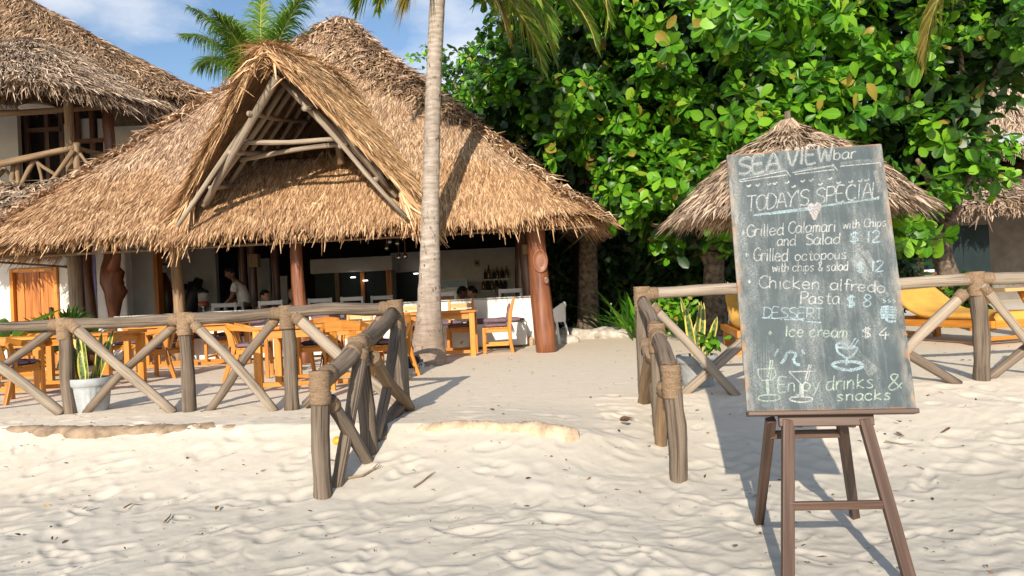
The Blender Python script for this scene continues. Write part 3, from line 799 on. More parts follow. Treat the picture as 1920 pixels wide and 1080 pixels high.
m = MB(); m.box((dr_-.14, D_-.02, 1.0), (.03, .05, .13)); m.build('handle', MAT['black'], dd)
# house number on the plaster
def stroke_mesh(mb, pts, wd):
    """flat ribbon in the x-z plane facing -y"""
    n = len(pts); vs = []; fs = []
    P = [Vector(p) for p in pts]
    for i in range(n):
        T = (P[min(i+1, n-1)]-P[max(i-1, 0)]).normalized(); s = Vector((T.z, 0, -T.x))
        vs += [P[i]-s*wd/2, P[i]+s*wd/2]
    for i in range(n-1): fs.append((2*i, 2*i+1, 2*i+3, 2*i+2))
    mb.add(vs, fs)
q = W(128, 512, D_); m = MB()
stroke_mesh(m, [(q.x-.045, D_-.003, q.z+.09), (q.x+.045, D_-.003, q.z+.09), (q.x, D_-.003, q.z-.08)], .018)
stroke_mesh(m, [(q.x-.02, D_-.004, q.z+.0), (q.x+.04, D_-.004, q.z+.0)], .014)
m.build('house_number', MAT['stone'], wl)
m = MB(); q = W(128, 500, D_); m.box((q.x, D_-.03, q.z), (.14, .06, .04)); m.build('wood_peg', MAT['pale_wood'], wl)
bx = W(178, 530, D_).x; m = MB(); m.box((bx, D_-.006, 1.2), (.05, .014, 2.3)); m.build('painted_edge', MAT['blue_trim'], wl)
# annex posts
b = W(146, 600, 12.2); m = MB(); m.pole((b.x, 12.2, -.05), (b.x-.02, 12.2, 2.05), .105, .10, .006, 12, 9, .03); m.build('post', MAT['pale_wood'], ann, smooth=True)
b = W(166, 600, 12.4); m = MB(); m.pole((b.x, 12.4, -.05), (b.x-.03, 12.4, 2.1), .135, .13, .01, 14, 9, .05); m.build('post', MAT['dark_post'], ann, smooth=True)
# twisted trunk
m = MB(); pts = []; rs = []
for px, py, r in ((214, 620, .075), (213, 590, .085), (212, 568, .125), (215, 548, .17), (209, 530, .165), (213, 512, .175), (206, 499, .125), (207, 484, .10), (206, 470, .09), (205, 455, .085)):
    q = W(px, py, 12.3); pts.append(q); rs.append(r)
pts[0].z = -.05
m.tube(pts, rs, 16, True, .2); tw = m.build('twisted_trunk', MAT['red_post'], ann, smooth=True)
m = MB(); m.tube([W(212, 505, 12.2), W(218, 485, 12.15), W(219, 462, 12.1)], [.1, .07, .06], 10, True, .1); m.build('fork', MAT['red_post'], tw, smooth=True)
m = MB(); m.tube([W(221, 512, 12.35), W(224, 530, 12.35), W(222, 548, 12.35), W(218, 565, 12.35)], [.03, .07, .07, .03], 10, True, .15); m.build('burl', MAT['black'], tw, smooth=True)

# ---------------------------------------------------------------- fences
def lash(mb, p, d, L, r, n=14):
    """coarse rope wound round a pole: p centre, d direction"""
    d = Vector(d).normalized(); pts = []; rs = []
    for i in range(n):
        t = i/(n-1); pts.append(Vector(p)+d*(L*(t-.5))); rs.append(r*(1.0+(.045 if i % 2 else -.02))*random.uniform(.97, 1.04))
    mb.tube(pts, rs, 12, True, .05)
def fence(name, label, posts, rails, braces, group, rmat='grey_wood', post_r=.057, rail_r=.047, brace_r=.040, bind_len=.17):
    """posts: (bx,by,tx,ty,d); rails: list of (i,j) post index or points; braces: (x0,y0,d0,x1,y1,d1,mat,r)"""
    B = []; T = []
    for (bx, by, tx, ty, d) in posts:
        b = W(bx, by, d); t = W(tx, ty, d); b.z = min(b.z, gz(b.x, b.y))-.06; B.append(b); T.append(t)
    org = B[0].copy(); org.z = gz(B[0].x, B[0].y)
    root = thing(name, label, 'fence', org, group=group)
    for b, t in zip(B, T):
        m = MB(); m.pole(b, t+Vector((0, 0, .012)), post_r*random.uniform(.95, 1.08), post_r*random.uniform(.88, 1.0), .022, 12, 10, .09); m.build('post', MAT[rmat], root, smooth=True)
    ends = []
    for (i, j, mat) in rails:
        a = T[i] if isinstance(i, int) else W(*i); b = T[j] if isinstance(j, int) else W(*j)
        dn = Vector((0, 0, -rail_r*.85)); dv = (b-a).normalized()
        m = MB(); m.pole(a+dn, b+dn, rail_r*random.uniform(.95, 1.1), rail_r*random.uniform(.92, 1.05), .02, 12, 12, .10); m.build('rail', MAT[mat], root, smooth=True)
        if isinstance(i, int): ends.append((i, a+dn, dv))
        if isinstance(j, int): ends.append((j, b+dn, -dv))
    for k in range(len(posts)):
        m = MB(); hgt = bind_len*1.15
        lash(m, T[k]-Vector((0, 0, hgt*.5-.02)), (T[k]-B[k]), hgt, post_r*1.09, 16)
        for (i, p, dv) in ends:
            if i == k: lash(m, p+dv*.07, dv, .11, rail_r*1.11, 10)
        m.build('rope_binding', MAT['rope'], root, smooth=True)
    for (x0, y0, d0, x1, y1, d1, mat, r) in braces:
        a = W(x0, y0, d0); b = W(x1, y1, d1)
        g = gz(b.x, b.y)
        m = MB(); dv = (b-a).normalized(); m.pole(a, b+dv*.05, r, r*random.uniform(.85, 1.05), .022, 10, 10, .10)
        br = m.build('brace', MAT[mat], root, smooth=True)
        m = MB(); lash(m, a+dv*.04, dv, .07, r*1.10, 6); m.build('rope_binding', MAT['rope'], br, smooth=True)
    return root
def dF(px): return 1/(1/5.95 + (px-757)*(1/6.62-1/5.95)/(135-757))
g_ = 'rustic pole fences edging the restaurant terrace'
P = [(-112, 785, -118, 612, dF(-112)), (135, 775, 119, 600, dF(135)), (354, 771, 345, 590, dF(354)), (548, 765, 537, 577, dF(548)), (757, 766, 741, 567, dF(757))]
fo, ba = -.055, .055
fence('pole_fence', 'long weathered pole fence in front of the orange tables, left of the palm', P,
      [(0, 1, 'grey_wood'), (1, 2, 'grey_wood'), (2, 3, 'grey_wood'), (3, 4, 'grey_wood')],
      [(-105, 622, dF(-80)+fo, 108, 770, dF(108)+fo, 'pale_wood', .046), (108, 612, dF(100)+ba, -95, 770, dF(-80)+ba, 'grey_wood', .040),
       (136, 610, dF(140)+fo, 318, 768, dF(318)+fo, 'pale_wood', .047), (332, 605, dF(330)+ba, 166, 769, dF(166)+ba, 'grey_wood', .040),
       (364, 607, dF(364)+fo, 508, 764, dF(508)+fo, 'pale_wood', .040), (520, 594, dF(520)+ba, 393, 768, dF(393)+ba, 'grey_wood', .040),
       (553, 592, dF(553)+fo, 742, 752, dF(742)+fo, 'pale_wood', .047), (722, 590, dF(722)+ba, 580, 752, dF(580)+ba, 'grey_wood', .042)], g_)
P = [(607, 938, 599, 702, 4.4), (694, 862, 672, 636, 4.9), (757, 766, 744, 575, 5.92)]
fence('pole_fence', 'short pole fence sloping down to the sand on the left of the entrance path', [P[0], P[1]],
      [(0, 1, 'grey_wood'), (1, (735, 577, 5.86), 'grey_wood')],
      [(616, 748, 4.47, 694, 872, 4.82, 'grey_wood', .043), (678, 655, 4.86, 632, 912, 4.52, 'grey_wood', .043),
       (698, 668, 4.95, 765, 762, 5.75, 'pole_wood', .043), (744, 606, 5.8, 706, 812, 5.05, 'grey_wood', .040), (758, 748, 5.85, 716, 822, 5.1, 'grey_wood', .05)], g_, post_r=.058, rail_r=.055)
P = [(1272, 912, 1258, 690, 4.4), (1242, 850, 1231, 612, 5.05), (1214, 762, 1202, 548, 5.98)]
fence('pole_fence', 'short pole fence sloping down to the sand on the right of the entrance path', [P[0], P[1]],
      [(0, 1, 'grey_wood'), (1, (1205, 556, 5.9), 'grey_wood')],
      [(1246, 720, 4.6, 1240, 852, 4.95, 'pole_wood', .043), (1226, 660, 5.1, 1207, 755, 5.85, 'pole_wood', .05), (1210, 640, 5.85, 1236, 830, 5.1, 'grey_wood', .04)], g_, post_r=.054, rail_r=.047)
P = [(1212, 762, 1203, 542, 6.0), (1512, 745, 1500, 533, 6.0), (1840, 713, 1829, 514, 6.0), (2150, 700, 2140, 500, 6.0)]
fence('pole_fence', 'weathered pole fence behind the chalkboard and in front of the yellow loungers', P,
      [(0, 1, 'pale_wood'), (1, 2, 'pale_wood'), (2, 3, 'pale_wood')],
      [(1222, 572, 5.94, 1377, 738, 5.94, 'pale_wood', .036), (1484, 560, 6.05, 1285, 735, 6.05, 'pale_wood', .044),
       (1520, 560, 6.05, 1788, 716, 5.94, 'grey_wood', .040), (1808, 548, 5.94, 1640, 728, 5.95, 'pale_wood', .044),
       (1842, 535, 5.94, 1925, 640, 5.94, 'pale_wood', .036), (2040, 560, 6.05, 1856, 707, 6.05, 'grey_wood', .040), (1925, 640, 5.94, 2010, 705, 5.94, 'pale_wood', .036)], g_, post_r=.060, rail_r=.047)

# terrace edge stones
def ledge(name, label, x0, x1, h, mat, seed, drop):
    r = np.random.default_rng(seed); n = 110; m = MB(); vs = []; fs = []
    for i in range(n):
        t = i/(n-1); x = x0+(x1-x0)*t; y = 4.95-.25*x
        e = min(1, t*5, (1-t)*5); nn = lambda s_, k: float(vnoise(np.array(x*s_+seed), np.array(k+seed*1.7)))
        y += .05*nn(2.1, 9)+.02*nn(7, 4); tp = h*e+.006*nn(2.3, 3)+.004*nn(9, 7)-.03*(1-e); dp = .02+.02*nn(5.1, 1)
        for (yy, zz) in ((y+.20, -.06), (y+.12, tp-.012), (y+.03, tp), (y-.015, tp-.01), (y-.02-dp, tp-.03), (y-.035-dp, tp-drop), (y-.02, -.2)):
            vs.append((x, yy+r.normal(0, .004), zz+r.normal(0, .003)))
    for i in range(n-1):
        for k in range(6): fs.append((i*7+k, i*7+k+1, i*7+k+8, i*7+k+7))
    m.add(vs, fs); o = m.build(name, MAT[mat], origin=(x0, 4.95-.25*x0, 0), smooth=True); tag(o, label, 'stone edging')
ledge('stone_edging', 'low brown stone edging half buried in sand below the left fence', -4.6, -1.72, .012, 'stone', 3, .07)
ledge('stone_edging', 'broken sandstone edging half buried across the entrance path', -.80, .38, .008, 'sandstone', 8, .09)

# ---------------------------------------------------------------- easel and chalkboard
BL, BR, TL, TR = W(1402, 772, 3.17), W(1717, 767, 3.07), W(1362, 291, 3.43), W(1655, 268, 3.32)
bxv = ((BR-BL).normalized()+(TR-TL).normalized()).normalized(); byv = (((TL+TR)-(BL+BR))/2); byv -= bxv*byv.dot(bxv); BHt = byv.length; byv.normalize(); bnv = bxv.cross(byv)   # bnv towards the camera
BWd = ((BR-BL).length+(TR-TL).length)/2; bc = (BL+BR+TL+TR)/4
ctr = (BL+BR)/2
def BP(px, py, off=0.0):
    """photo pixel -> point on the board's face"""
    a = W(px, py, 1.0)-CAM
    k = (bc-CAM).dot(bnv)/a.dot(bnv)
    return CAM+a*k+bnv*off
t = NT('chalkboard')
p = t.obj
a = t.noise(p, 3.2, 6, .65); b = t.noise(t.mapping(p, (9, 9, 3)), 1, 6, .7); g = t.noise(p, 130, 3, .75); st = t.noise(t.mapping(p, (70, 70, 2.2)), 1, 4, .6)
c = t.ramp(a, [(.3, (.052, .073, .084)), (.7, (.085, .110, .120))])
dust = t.math('MULTIPLY', t.ramp(b, [(.46, 0), (.72, 1)]), t.ramp(g, [(.40, .15), (.6, 1)]))
c = t.mix(t.math('MULTIPLY', dust, .62), c, (.42, .45, .45))
c = t.mix(t.math('MULTIPLY', t.ramp(st, [(.58, 0), (.78, 1)]), .25), c, (.45, .48, .48))
ed = t.n('ShaderNodeSeparateXYZ', {0: p}).outputs
ex = t.math('ABSOLUTE', ed[0]); em = t.math('MULTIPLY', ex, 2/BWd)
wear = t.math('MULTIPLY', t.ramp(em, [(.84, 0), (1.0, 1)]), t.ramp(t.noise(t.mapping(p, (22, 22, 7)), 1, 5, .7), [(.42, 0), (.62, 1)]))
c = t.mix(t.math('MULTIPLY', wear, .75), c, (.40, .36, .31))
ez_ = t.math('MULTIPLY', t.math('ABSOLUTE', ed[2]), 2/BHt)
c = t.mix(t.math('MULTIPLY', t.ramp(ez_, [(.985, 0), (.995, 1)]), t.ramp(t.noise(p, 7, 4), [(.42, .1), (.58, .9)])), c, (.42, .20, .08))
c = t.mix(t.math('MULTIPLY', t.math('MULTIPLY', t.ramp(em, [(.93, 0), (1.0, 1)]), t.ramp(t.noise(p, 12, 4), [(.5, 0), (.6, 1)])), .8), c, (.42, .22, .10))
t.col(c); t.rough(.7, .3); t.bump(t.math('ADD', b, t.math('MULTIPLY', g, .3)), .15, .003)
MAT['board'] = t.m
def m_chalk(name, c):
    t = NT(name); g = t.noise(t.obj, 170, 3, .8); h = t.noise(t.obj, 14, 3, .6)
    al = t.ramp(t.math('ADD', t.math('MULTIPLY', g, .7), t.math('MULTIPLY', h, .3)), [(.38, .04), (.64, .78)])
    t.col(c); t.rough(.95, .05); t.l(al, t.p.inputs['Alpha'])
    return t.m
MAT['chalk_white'] = m_chalk('chalk_white', (.66, .69, .69)); MAT['chalk_blue'] = m_chalk('chalk_blue', (.48, .64, .71))
MAT['chalk_green'] = m_chalk('chalk_green', (.54, .66, .57)); MAT['chalk_pink'] = m_chalk('chalk_pink', (.76, .66, .66))
t = NT('chalk_dusty'); g = t.noise(t.obj, 120, 4, .8); t.col((.60, .64, .62)); t.rough(.95, .05); t.l(t.ramp(g, [(.40, .04), (.66, .50)]), t.p.inputs['Alpha']); MAT['chalk_dusty'] = t.m
t = NT('chalk_smear'); g = t.noise(t.obj, 110, 4, .8); h = t.noise(t.obj, 9, 4, .7); t.col((.62, .66, .65)); t.rough(.95, .05)
t.l(t.ramp(t.math('ADD', t.math('MULTIPLY', g, .55), t.math('MULTIPLY', h, .45)), [(.44, .0), (.66, .42)]), t.p.inputs['Alpha']); MAT['chalk_smear'] = t.m

board = bpy.data.objects.new('chalkboard', bpy.data.meshes.new('chalkboard')); 
Rb = Matrix((bxv, -bnv, byv)).transposed().to_4x4(); Rb.translation = bc       # local x right, y back, z up
bm = bmesh.new(); bmesh.ops.create_cube(bm, size=1)
for v in bm.verts: v.co = Vector((v.co.x*BWd, (v.co.y+.5)*.022, v.co.z*BHt))
bmesh.ops.bevel(bm, geom=bm.edges, offset=.003, segments=2, affect='EDGES')
bm.to_mesh(board.data); bm.free(); board.data.materials.append(MAT['board']); COL.objects.link(board); board.matrix_world = Rb
tag(board, 'tall chalkboard menu with a handwritten list of specials, resting on the dark wooden easel', 'chalkboard')
Rbi = Rb.inverted()
class CH:
    """chalk strokes in the board's own plane; x right, z up"""
    def __init__(s): s.v = []; s.f = []; s.k = 0
    def stroke(s, pts, wd, smooth=True):
        if smooth and len(pts) > 2:
            q = []
            P = [pts[0]]+list(pts)+[pts[-1]]
            for i in range(1, len(P)-2):
                for t_ in np.linspace(0, 1, 5, endpoint=False):
                    p0, p1, p2, p3 = [np.array(P[i+j]) for j in (-1, 0, 1, 2)]
                    q.append(tuple(.5*((2*p1)+(-p0+p2)*t_+(2*p0-5*p1+4*p2-p3)*t_**2+(-p0+3*p1-3*p2+p3)*t_**3)))
            q.append(pts[-1]); pts = q
        s.k += 1; y = -.0009-.00012*(s.k % 9); o = len(s.v); n = len(pts)
        P = [np.array(p, float) for p in pts]
        for i in range(n):
            T = P[min(i+1, n-1)]-P[max(i-1, 0)]; L = np.linalg.norm(T); T = T/L if L > 1e-9 else np.array([1, 0.])
            sd_ = np.array([T[1], -T[0]])*wd/2*random.uniform(.75, 1.15)
            s.v += [(P[i][0]-sd_[0], y, P[i][1]-sd_[1]), (P[i][0]+sd_[0], y, P[i][1]+sd_[1])]
        for i in range(n-1): s.f.append((o+2*i, o+2*i+1, o+2*i+3, o+2*i+2))
    def poly(s, pts):
        s.k += 1; y = -.0009-.00012*(s.k % 9); o = len(s.v); s.v += [(p[0], y, p[1]) for p in pts]; s.f.append(tuple(range(o, o+len(pts))))
    def build(s, name, mat):
        me = bpy.data.meshes.new(name); me.from_pydata(s.v, [], s.f); return link(name, me, MAT[mat], board)
def B2(px, py):
    p = Rbi @ BP(px, py); return (p.x, p.z)
# single-stroke letters on a 0-4 x 0-6 grid (baseline 0, x-height 3.6, descender -2)
GL = {
'A': ['0,0 2,6 4,0', '.8,2.2 3.2,2.2'], 'C': ['3.8,5 2.6,6 .8,5.2 0,3 .8,.8 2.4,0 4,.9'], 'D': ['.3,0 .3,6', '.3,6 2.2,5.8 3.8,4.2 3.8,2 2.4,.4 .3,0'],
'E': ['3.4,6 .3,6 .3,0 3.5,0', '.3,3.1 2.8,3.1'], 'G': ['3.8,5 2.4,6 .6,5 0,3 .6,.8 2.2,0 3.8,.8 3.8,2.6 2.2,2.6'], 'I': ['1.1,6 1.1,0'], 'L': ['.3,6 .3,0 3,0'],
'O': ['2,6 .4,5 0,3 .5,.8 2,0 3.6,.9 4,3 3.5,5.1 2,6'], 'P': ['.3,0 .3,6', '.3,6 2.8,6 3.6,4.6 2.8,3 .3,2.8'], 'R': ['.3,0 .3,6', '.3,6 2.8,6 3.5,4.6 2.7,3.2 .3,3', '1.6,3 3.8,0'],
'S': ['3.7,5.2 2.4,6 .7,5.5 .4,4.2 1.6,3.2 3.2,2.4 3.6,1 2.2,0 .2,.5'], 'T': ['0,6 4,6', '2,6 2,0'], 'V': ['0,6 2,0 4,6'], 'W': ['0,6 1.2,0 2.5,4 3.8,0 5,6'], 'Y': ['0,6 2,3.2', '4,6 2,3.2 1.6,0'],
'a': ['3.2,3.2 1.6,3.7 .2,2.4 .4,.6 1.6,0 3,1.2 3.2,3.4', '3.2,3.4 3.1,.8 3.7,0'], 'c': ['3.1,3 1.8,3.7 .4,2.8 .2,1.2 1.4,0 3.2,.7'], 'b': ['.3,6 .3,0', '.3,2.4 1.6,3.6 3,2.8 3,1 1.6,0 .3,.6'],
'd': ['3.2,3 1.6,3.6 .2,2.2 .4,.6 1.6,0 3.1,1', '3.2,6 3.2,.6 3.7,0'], 'e': ['.3,1.9 3,2.1 2.6,3.4 1.2,3.6 .2,2.2 .6,.5 1.8,0 3.2,.8'], 'f': ['3,5.4 2,6 1.3,5 1.2,0', '.2,3.4 2.6,3.4'],
'h': ['.3,6 .3,0', '.3,2.3 1.6,3.6 2.8,2.9 2.9,0'], 'i': ['.6,3.6 .6,.4 1,0', '.6,5 .75,5.2'], 'k': ['.3,6 .3,0', '2.8,3.8 .4,1.8 3.2,0'], 'l': ['.5,6 .5,.6 .9,0'], 'j': ['1.2,3.6 1.2,-1 .4,-1.8 -.2,-1.2', '1.2,5 1.3,5.2'],
'm': ['.2,3.6 .3,0', '.3,2.4 1.2,3.6 2,3 2,0', '2,2.4 3,3.6 3.9,2.8 3.9,0'], 'n': ['.2,3.6 .3,0', '.3,2.4 1.5,3.6 2.7,2.9 2.8,.4 3.2,0'], 'o': ['1.7,3.6 .4,2.9 .1,1.6 .8,.2 2,0 3.1,1 3.2,2.5 1.7,3.6'],
'p': ['.3,3.6 .3,-2', '.3,2.6 1.7,3.6 3,2.8 2.9,1 1.6,0 .3,.7'], 'r': ['.3,3.6 .4,0', '.4,2 1.2,3.4 2.6,3.5'], 's': ['2.8,3.1 1.6,3.6 .5,2.9 1.6,1.9 2.7,1 1.8,.1 .2,.4'], 't': ['1.3,5.4 1.2,.8 2,0 2.8,.4', '.2,3.7 2.6,3.7'],
'u': ['.2,3.6 .3,1 1.2,0 2.6,.9', '2.8,3.6 2.8,.6 3.2,0'], 'w': ['.1,3.6 .9,0 2,3 3.1,0 4,3.6'], 'x': ['.2,3.6 3,0', '3,3.6 .2,0'], 'y': ['.2,3.6 1.6,.4', '3.2,3.6 1.4,-1 .4,-2'],
"'": ['.4,6.3 .2,5'], '&': ['3.6,0 .8,4.6 1.2,6 2.4,5.4 2,4 .4,1.6 .8,.2 2.2,.2 3.6,2.2'], '$': ['3.4,4.8 2,5.4 .6,4.6 1,3.4 2.8,2.6 3.2,1.4 1.8,.5 .2,1.2', '1.5,6.3 1.5,-.4', '2.3,6.3 2.3,-.4'],
'1': ['.8,6 .8,0'], '2': ['.2,5 1.4,6 2.8,5.2 2.6,3.6 .2,0 3.4,.1'], '4': ['2.6,6 .2,1.8 3.8,1.8', '2.5,3.4 2.5,-.8'], '8': ['2,3.2 .6,4.4 1.2,5.9 2.6,5.8 3.2,4.5 2,3.2 .4,1.8 .8,.2 2.4,0 3.3,1.4 2,3.2'],
}
ADV = {'I': 2.5, 'i': 1.7, 'l': 1.6, "'": 1.2, 'm': 4.8, 'W': 5.8, 'w': 4.8, 'j': 2.2, '1': 2.0, 'r': 3.0, 't': 3.1, 'f': 3.1, ' ': 2.4}
def write(ch, text, x0, y0, x1, y1, hpx, wpx, adv=1.0):
    """text from baseline pixel (x0,y0) to (x1,y1) with cap height hpx"""
    tot = sum(ADV.get(c, 4.1) for c in text); cx_ = 0
    for c in text:
        for s_ in GL.get(c, []):
            pts = []
            for q in s_.split():
                gx, gy = map(float, q.split(','))
                f = (cx_+gx)/tot
                px = x0+(x1-x0)*f + gy/6*hpx*.05+random.uniform(-.35, .35); py = y0+(y1-y0)*f - gy/6*hpx+random.uniform(-.35, .35)
                pts.append(B2(px, py))
            ch.stroke(pts, wpx*.00185)
        cx_ += ADV.get(c, 4.1)
A = CH()
write(A, "TODAY'S SPECIAL", 1399, 397, 1654, 369, 29, 3.3); A.build('chalk_heading_lettering', 'chalk_white')
A = CH(); A.stroke([B2(1412, 404), B2(1500, 392), B2(1580, 381), B2(1648, 372)], .010); A.stroke([B2(1440, 402), B2(1530, 392)], .007)
A.build('chalk_underline_marking', 'chalk_blue')
A = CH()
h = [(1526, 386), (1531, 381), (1537, 383), (1538, 390), (1532, 402), (1527, 412), (1520, 400), (1515, 390), (1517, 384), (1522, 382)]
A.poly([B2(*q) for q in h][::-1]); A.stroke([B2(*q) for q in h+[h[0]]], .006); A.build('chalk_heart', 'chalk_pink')
A = CH()
write(A, 'Grilled', 1400, 444, 1471, 440, 22, 3.0); write(A, 'Calamari', 1478, 438, 1568, 434, 22, 3.0); write(A, 'with Chips', 1580, 429, 1664, 424, 16, 2.6)
write(A, 'and', 1457, 461, 1493, 460, 20, 2.8); write(A, 'Salad', 1510, 459, 1577, 457, 20, 3.2)
write(A, 'Grilled', 1413, 489, 1479, 490, 24, 3.2); write(A, 'octopous', 1490, 489, 1590, 485, 19, 2.8)
write(A, 'with chips & salad', 1448, 510, 1591, 507, 17, 2.5)
write(A, 'Chicken', 1423, 540, 1540, 543, 23, 3.0); write(A, 'alfredo', 1556, 543, 1662, 549, 21, 3.2); write(A, 'Pasta', 1500, 570, 1576, 570, 23, 3.0)
for (x, y) in ((1394, 436), (1400, 478), (1405, 528)):
    A.poly([B2(x-3.5, y), B2(x, y+4.5), B2(x+4, y), B2(x, y-4)])
A.build('chalk_menu_lettering', 'chalk_white')
A = CH()
for q in (('$ 12', 1592, 456, 1654, 453, 21, 3.4), ('$ 12', 1604, 511, 1660, 508, 20, 3.4), ('$ 8', 1586, 576, 1636, 574, 22, 3.6)):
    A = CH(); write(A, *q); A.build('chalk_price_lettering', 'chalk_blue')
A = CH()
write(A, 'DESSERT', 1431, 596, 1543, 598, 20, 2.8); A.stroke([B2(1428, 596), B2(1460, 597)], .006); A.stroke([B2(1470, 599), B2(1504, 600)], .006); A.stroke([B2(1510, 603), B2(1540, 605)], .006)
A.stroke([B2(1460, 596), B2(1466, 600)], .006); A.stroke([B2(1502, 598), B2(1507, 603)], .006); A.build('chalk_heading_lettering', 'chalk_blue')
A = CH()
write(A, 'Ice cream', 1470, 631, 1590, 633, 21, 3.2); A.build('chalk_menu_lettering', 'chalk_green'); A = CH(); A.poly([B2(1440, 625), B2(1444, 629), B2(1448, 624), B2(1444, 620)]); A.build('chalk_bullet_marking', 'chalk_green')
A = CH(); write(A, '$ 4', 1615, 634, 1668, 634, 20, 3.2); A.build('chalk_price_lettering', 'chalk_white')
A = CH()
write(A, 'Enjoy', 1458, 735, 1540, 732, 27, 3.2); write(A, 'drinks', 1548, 732, 1642, 727, 27, 3.2); write(A, '&', 1664, 733, 1694, 728, 30, 3.4); write(A, 'snacks', 1568, 752, 1674, 749, 20, 3.2)
A.build('chalk_slogan_lettering', 'chalk_green')
# banner at the top: block letters and a ribbon
A = CH()
write(A, 'SEA', 1384, 328, 1462, 317, 30, 9); write(A, 'VIEW', 1474, 312, 1564, 301, 32, 7.5); write(A, 'bar', 1562, 300, 1606, 296, 20, 4); A.build('chalk_name_lettering', 'chalk_dusty')
A = CH()
write(A, 'SEA', 1384, 328, 1462, 317, 32, 2.4); write(A, 'VIEW', 1474, 312, 1564, 301, 33, 2.4); write(A, 'bar', 1562, 300, 1606, 296, 20, 2.4)
for pts in ([(1386, 338), (1474, 320), (1476, 328), (1388, 341), (1386, 338)], [(1486, 324), (1562, 310), (1564, 318), (1490, 327)], [(1575, 312), (1650, 305), (1652, 313)], [(1474, 320), (1482, 331)], [(1562, 308), (1570, 320)]):
    A.stroke([B2(*q) for q in pts], .0055, False)
for i in range(14): 
    x = 1405+i*17+random.uniform(-4, 4); y = 353-i*1.5+random.choice([-5, 4]); A.stroke([B2(x-4, y), B2(x, y+2), B2(x+4, y-2)], .008)
A.build('chalk_banner_marking', 'chalk_white')
A = CH()
for (x0, y0, x1, y1, w_) in ((1392, 332, 1472, 318, .014), (1492, 321, 1562, 311, .016), (1576, 308, 1650, 300, .018), (1376, 300, 1382, 420, .016), (1400, 700, 1430, 740, .05), (1400, 740, 1440, 756, .04), (1600, 480, 1660, 560, .05), (1560, 620, 1640, 700, .05), (1620, 470, 1650, 520, .03), (1640, 320, 1650, 360, .02)):
    A = CH(); A.stroke([B2(x0, y0), B2((x0+x1)/2, (y0+y1)/2-1), B2(x1, y1)], w_); A.build('chalk_smear_marking', 'chalk_smear')
A = CH()
for i in range(9): x = 1402+i*5; A.stroke([B2(x, 645+random.uniform(-10, 20)), B2(x+1, 700+random.uniform(-10, 20))], .004)
A.build('chalk_smear_marking', 'chalk_smear')
# little drawings
A = CH()
A.stroke([B2(*q) for q in ((1568, 650), (1571, 660), (1580, 667), (1588, 671), (1598, 667), (1605, 658), (1606, 651), (1590, 653), (1568, 650), (1574, 643), (1584, 645), (1592, 651), (1602, 650))], .010)
A.stroke([B2(*q) for q in ((1588, 671), (1587, 684))], .010); A.stroke([B2(*q) for q in ((1594, 650), (1604, 634), (1609, 637), (1600, 652))], .005, False)
A.stroke([B2(*q) for q in ((1590, 678), (1570, 679), (1561, 684), (1570, 690), (1592, 694), (1612, 690), (1617, 684), (1606, 679), (1588, 678))], .013)
A.build('chalk_drawing_marking', 'chalk_blue'); A = CH()
A.stroke([B2(*q) for q in ((1464, 682), (1472, 672), (1476, 662), (1486, 660), (1492, 665), (1488, 674), (1492, 682), (1500, 684))], .013); A.stroke([B2(*q) for q in ((1452, 668), (1458, 657), (1461, 656))], .010); A.stroke([B2(*q) for q in ((1503, 656), (1508, 664))], .010)
A.build('chalk_drawing_marking', 'chalk_blue')
A = CH()
A.stroke([B2(*q) for q in ((1479, 697), (1528, 696), (1504, 722), (1479, 697))], .006, False); A.stroke([B2(*q) for q in ((1504, 720), (1504, 744))], .013)
A.stroke([B2(*q) for q in ((1504, 744), (1484, 745), (1482, 750), (1500, 754), (1520, 752), (1522, 746), (1504, 744))], .007); A.stroke([B2(*q) for q in ((1510, 712), (1517, 684), (1521, 684), (1514, 714))], .006, False)
A.build('chalk_drawing_marking', 'chalk_white')
A = CH()
A.stroke([B2(*q) for q in ((1421, 692), (1452, 691), (1455, 703), (1448, 712), (1428, 713), (1422, 704), (1421, 692))], .006, False); A.stroke([B2(*q) for q in ((1438, 712), (1440, 740))], .012)
A.stroke([B2(*q) for q in ((1440, 740), (1424, 743), (1424, 750), (1446, 752), (1462, 747), (1458, 741), (1440, 740))], .007); A.stroke([B2(*q) for q in ((1440, 708), (1445, 675), (1449, 675), (1444, 710))], .006, False)
A.build('chalk_drawing_marking', 'chalk_green')
A = CH()
for yy in range(5): A.stroke([B2(1649+abs(yy-2)*1.5, 576+yy*5), B2(1664, 575+yy*5), B2(1683-abs(yy-2)*1.5, 577+yy*5)], .010)
A.stroke([B2(1660, 598), B2(1668, 603), B2(1680, 602)], .012)
for k in range(3): A.stroke([B2(1659+k*9, 560), B2(1656+k*9, 563), B2(1661+k*9, 565), B2(1656+k*9, 568)], .004)
A.build('chalk_drawing_marking', 'chalk_blue')

# easel
eb = W(1590, 1075, 3.1)
ez = gz(eb.x, 3.3)
easel = thing('easel', 'dark brown wooden easel with splayed legs carrying the chalkboard', 'easel', (ctr.x, 3.3, ez))
def leg(name, a, b, w_, h_, mat='dark_wood', up=(0, 1, 0), bury=.05):
    b = Vector(b); a = Vector(a)
    if bury: b = b+(b-a).normalized()*bury
    m = MB(); m.beam(a, b, w_, h_, up); return m.build(name, MAT[mat], easel, bevel=.004)
lt, lb = BP(1480, 786, -.03), W(1477, 1094, 3.02); rt, rb_ = BP(1624, 784, -.03), W(1706, 1088, 2.98)
upv = lambda p: p+(byv*.95)
lt2 = lt+(lt-lb).normalized()*.0; 
leg('front_leg', lt, lb, .05, .03); leg('front_leg', rt, rb_, .05, .03)
m = MB(); m.beam(BP(1462, 789, -.031), BP(1642, 786, -.031), .026, .048, up=byv); m.build('top_rail', MAT['dark_wood'], easel, bevel=.004)
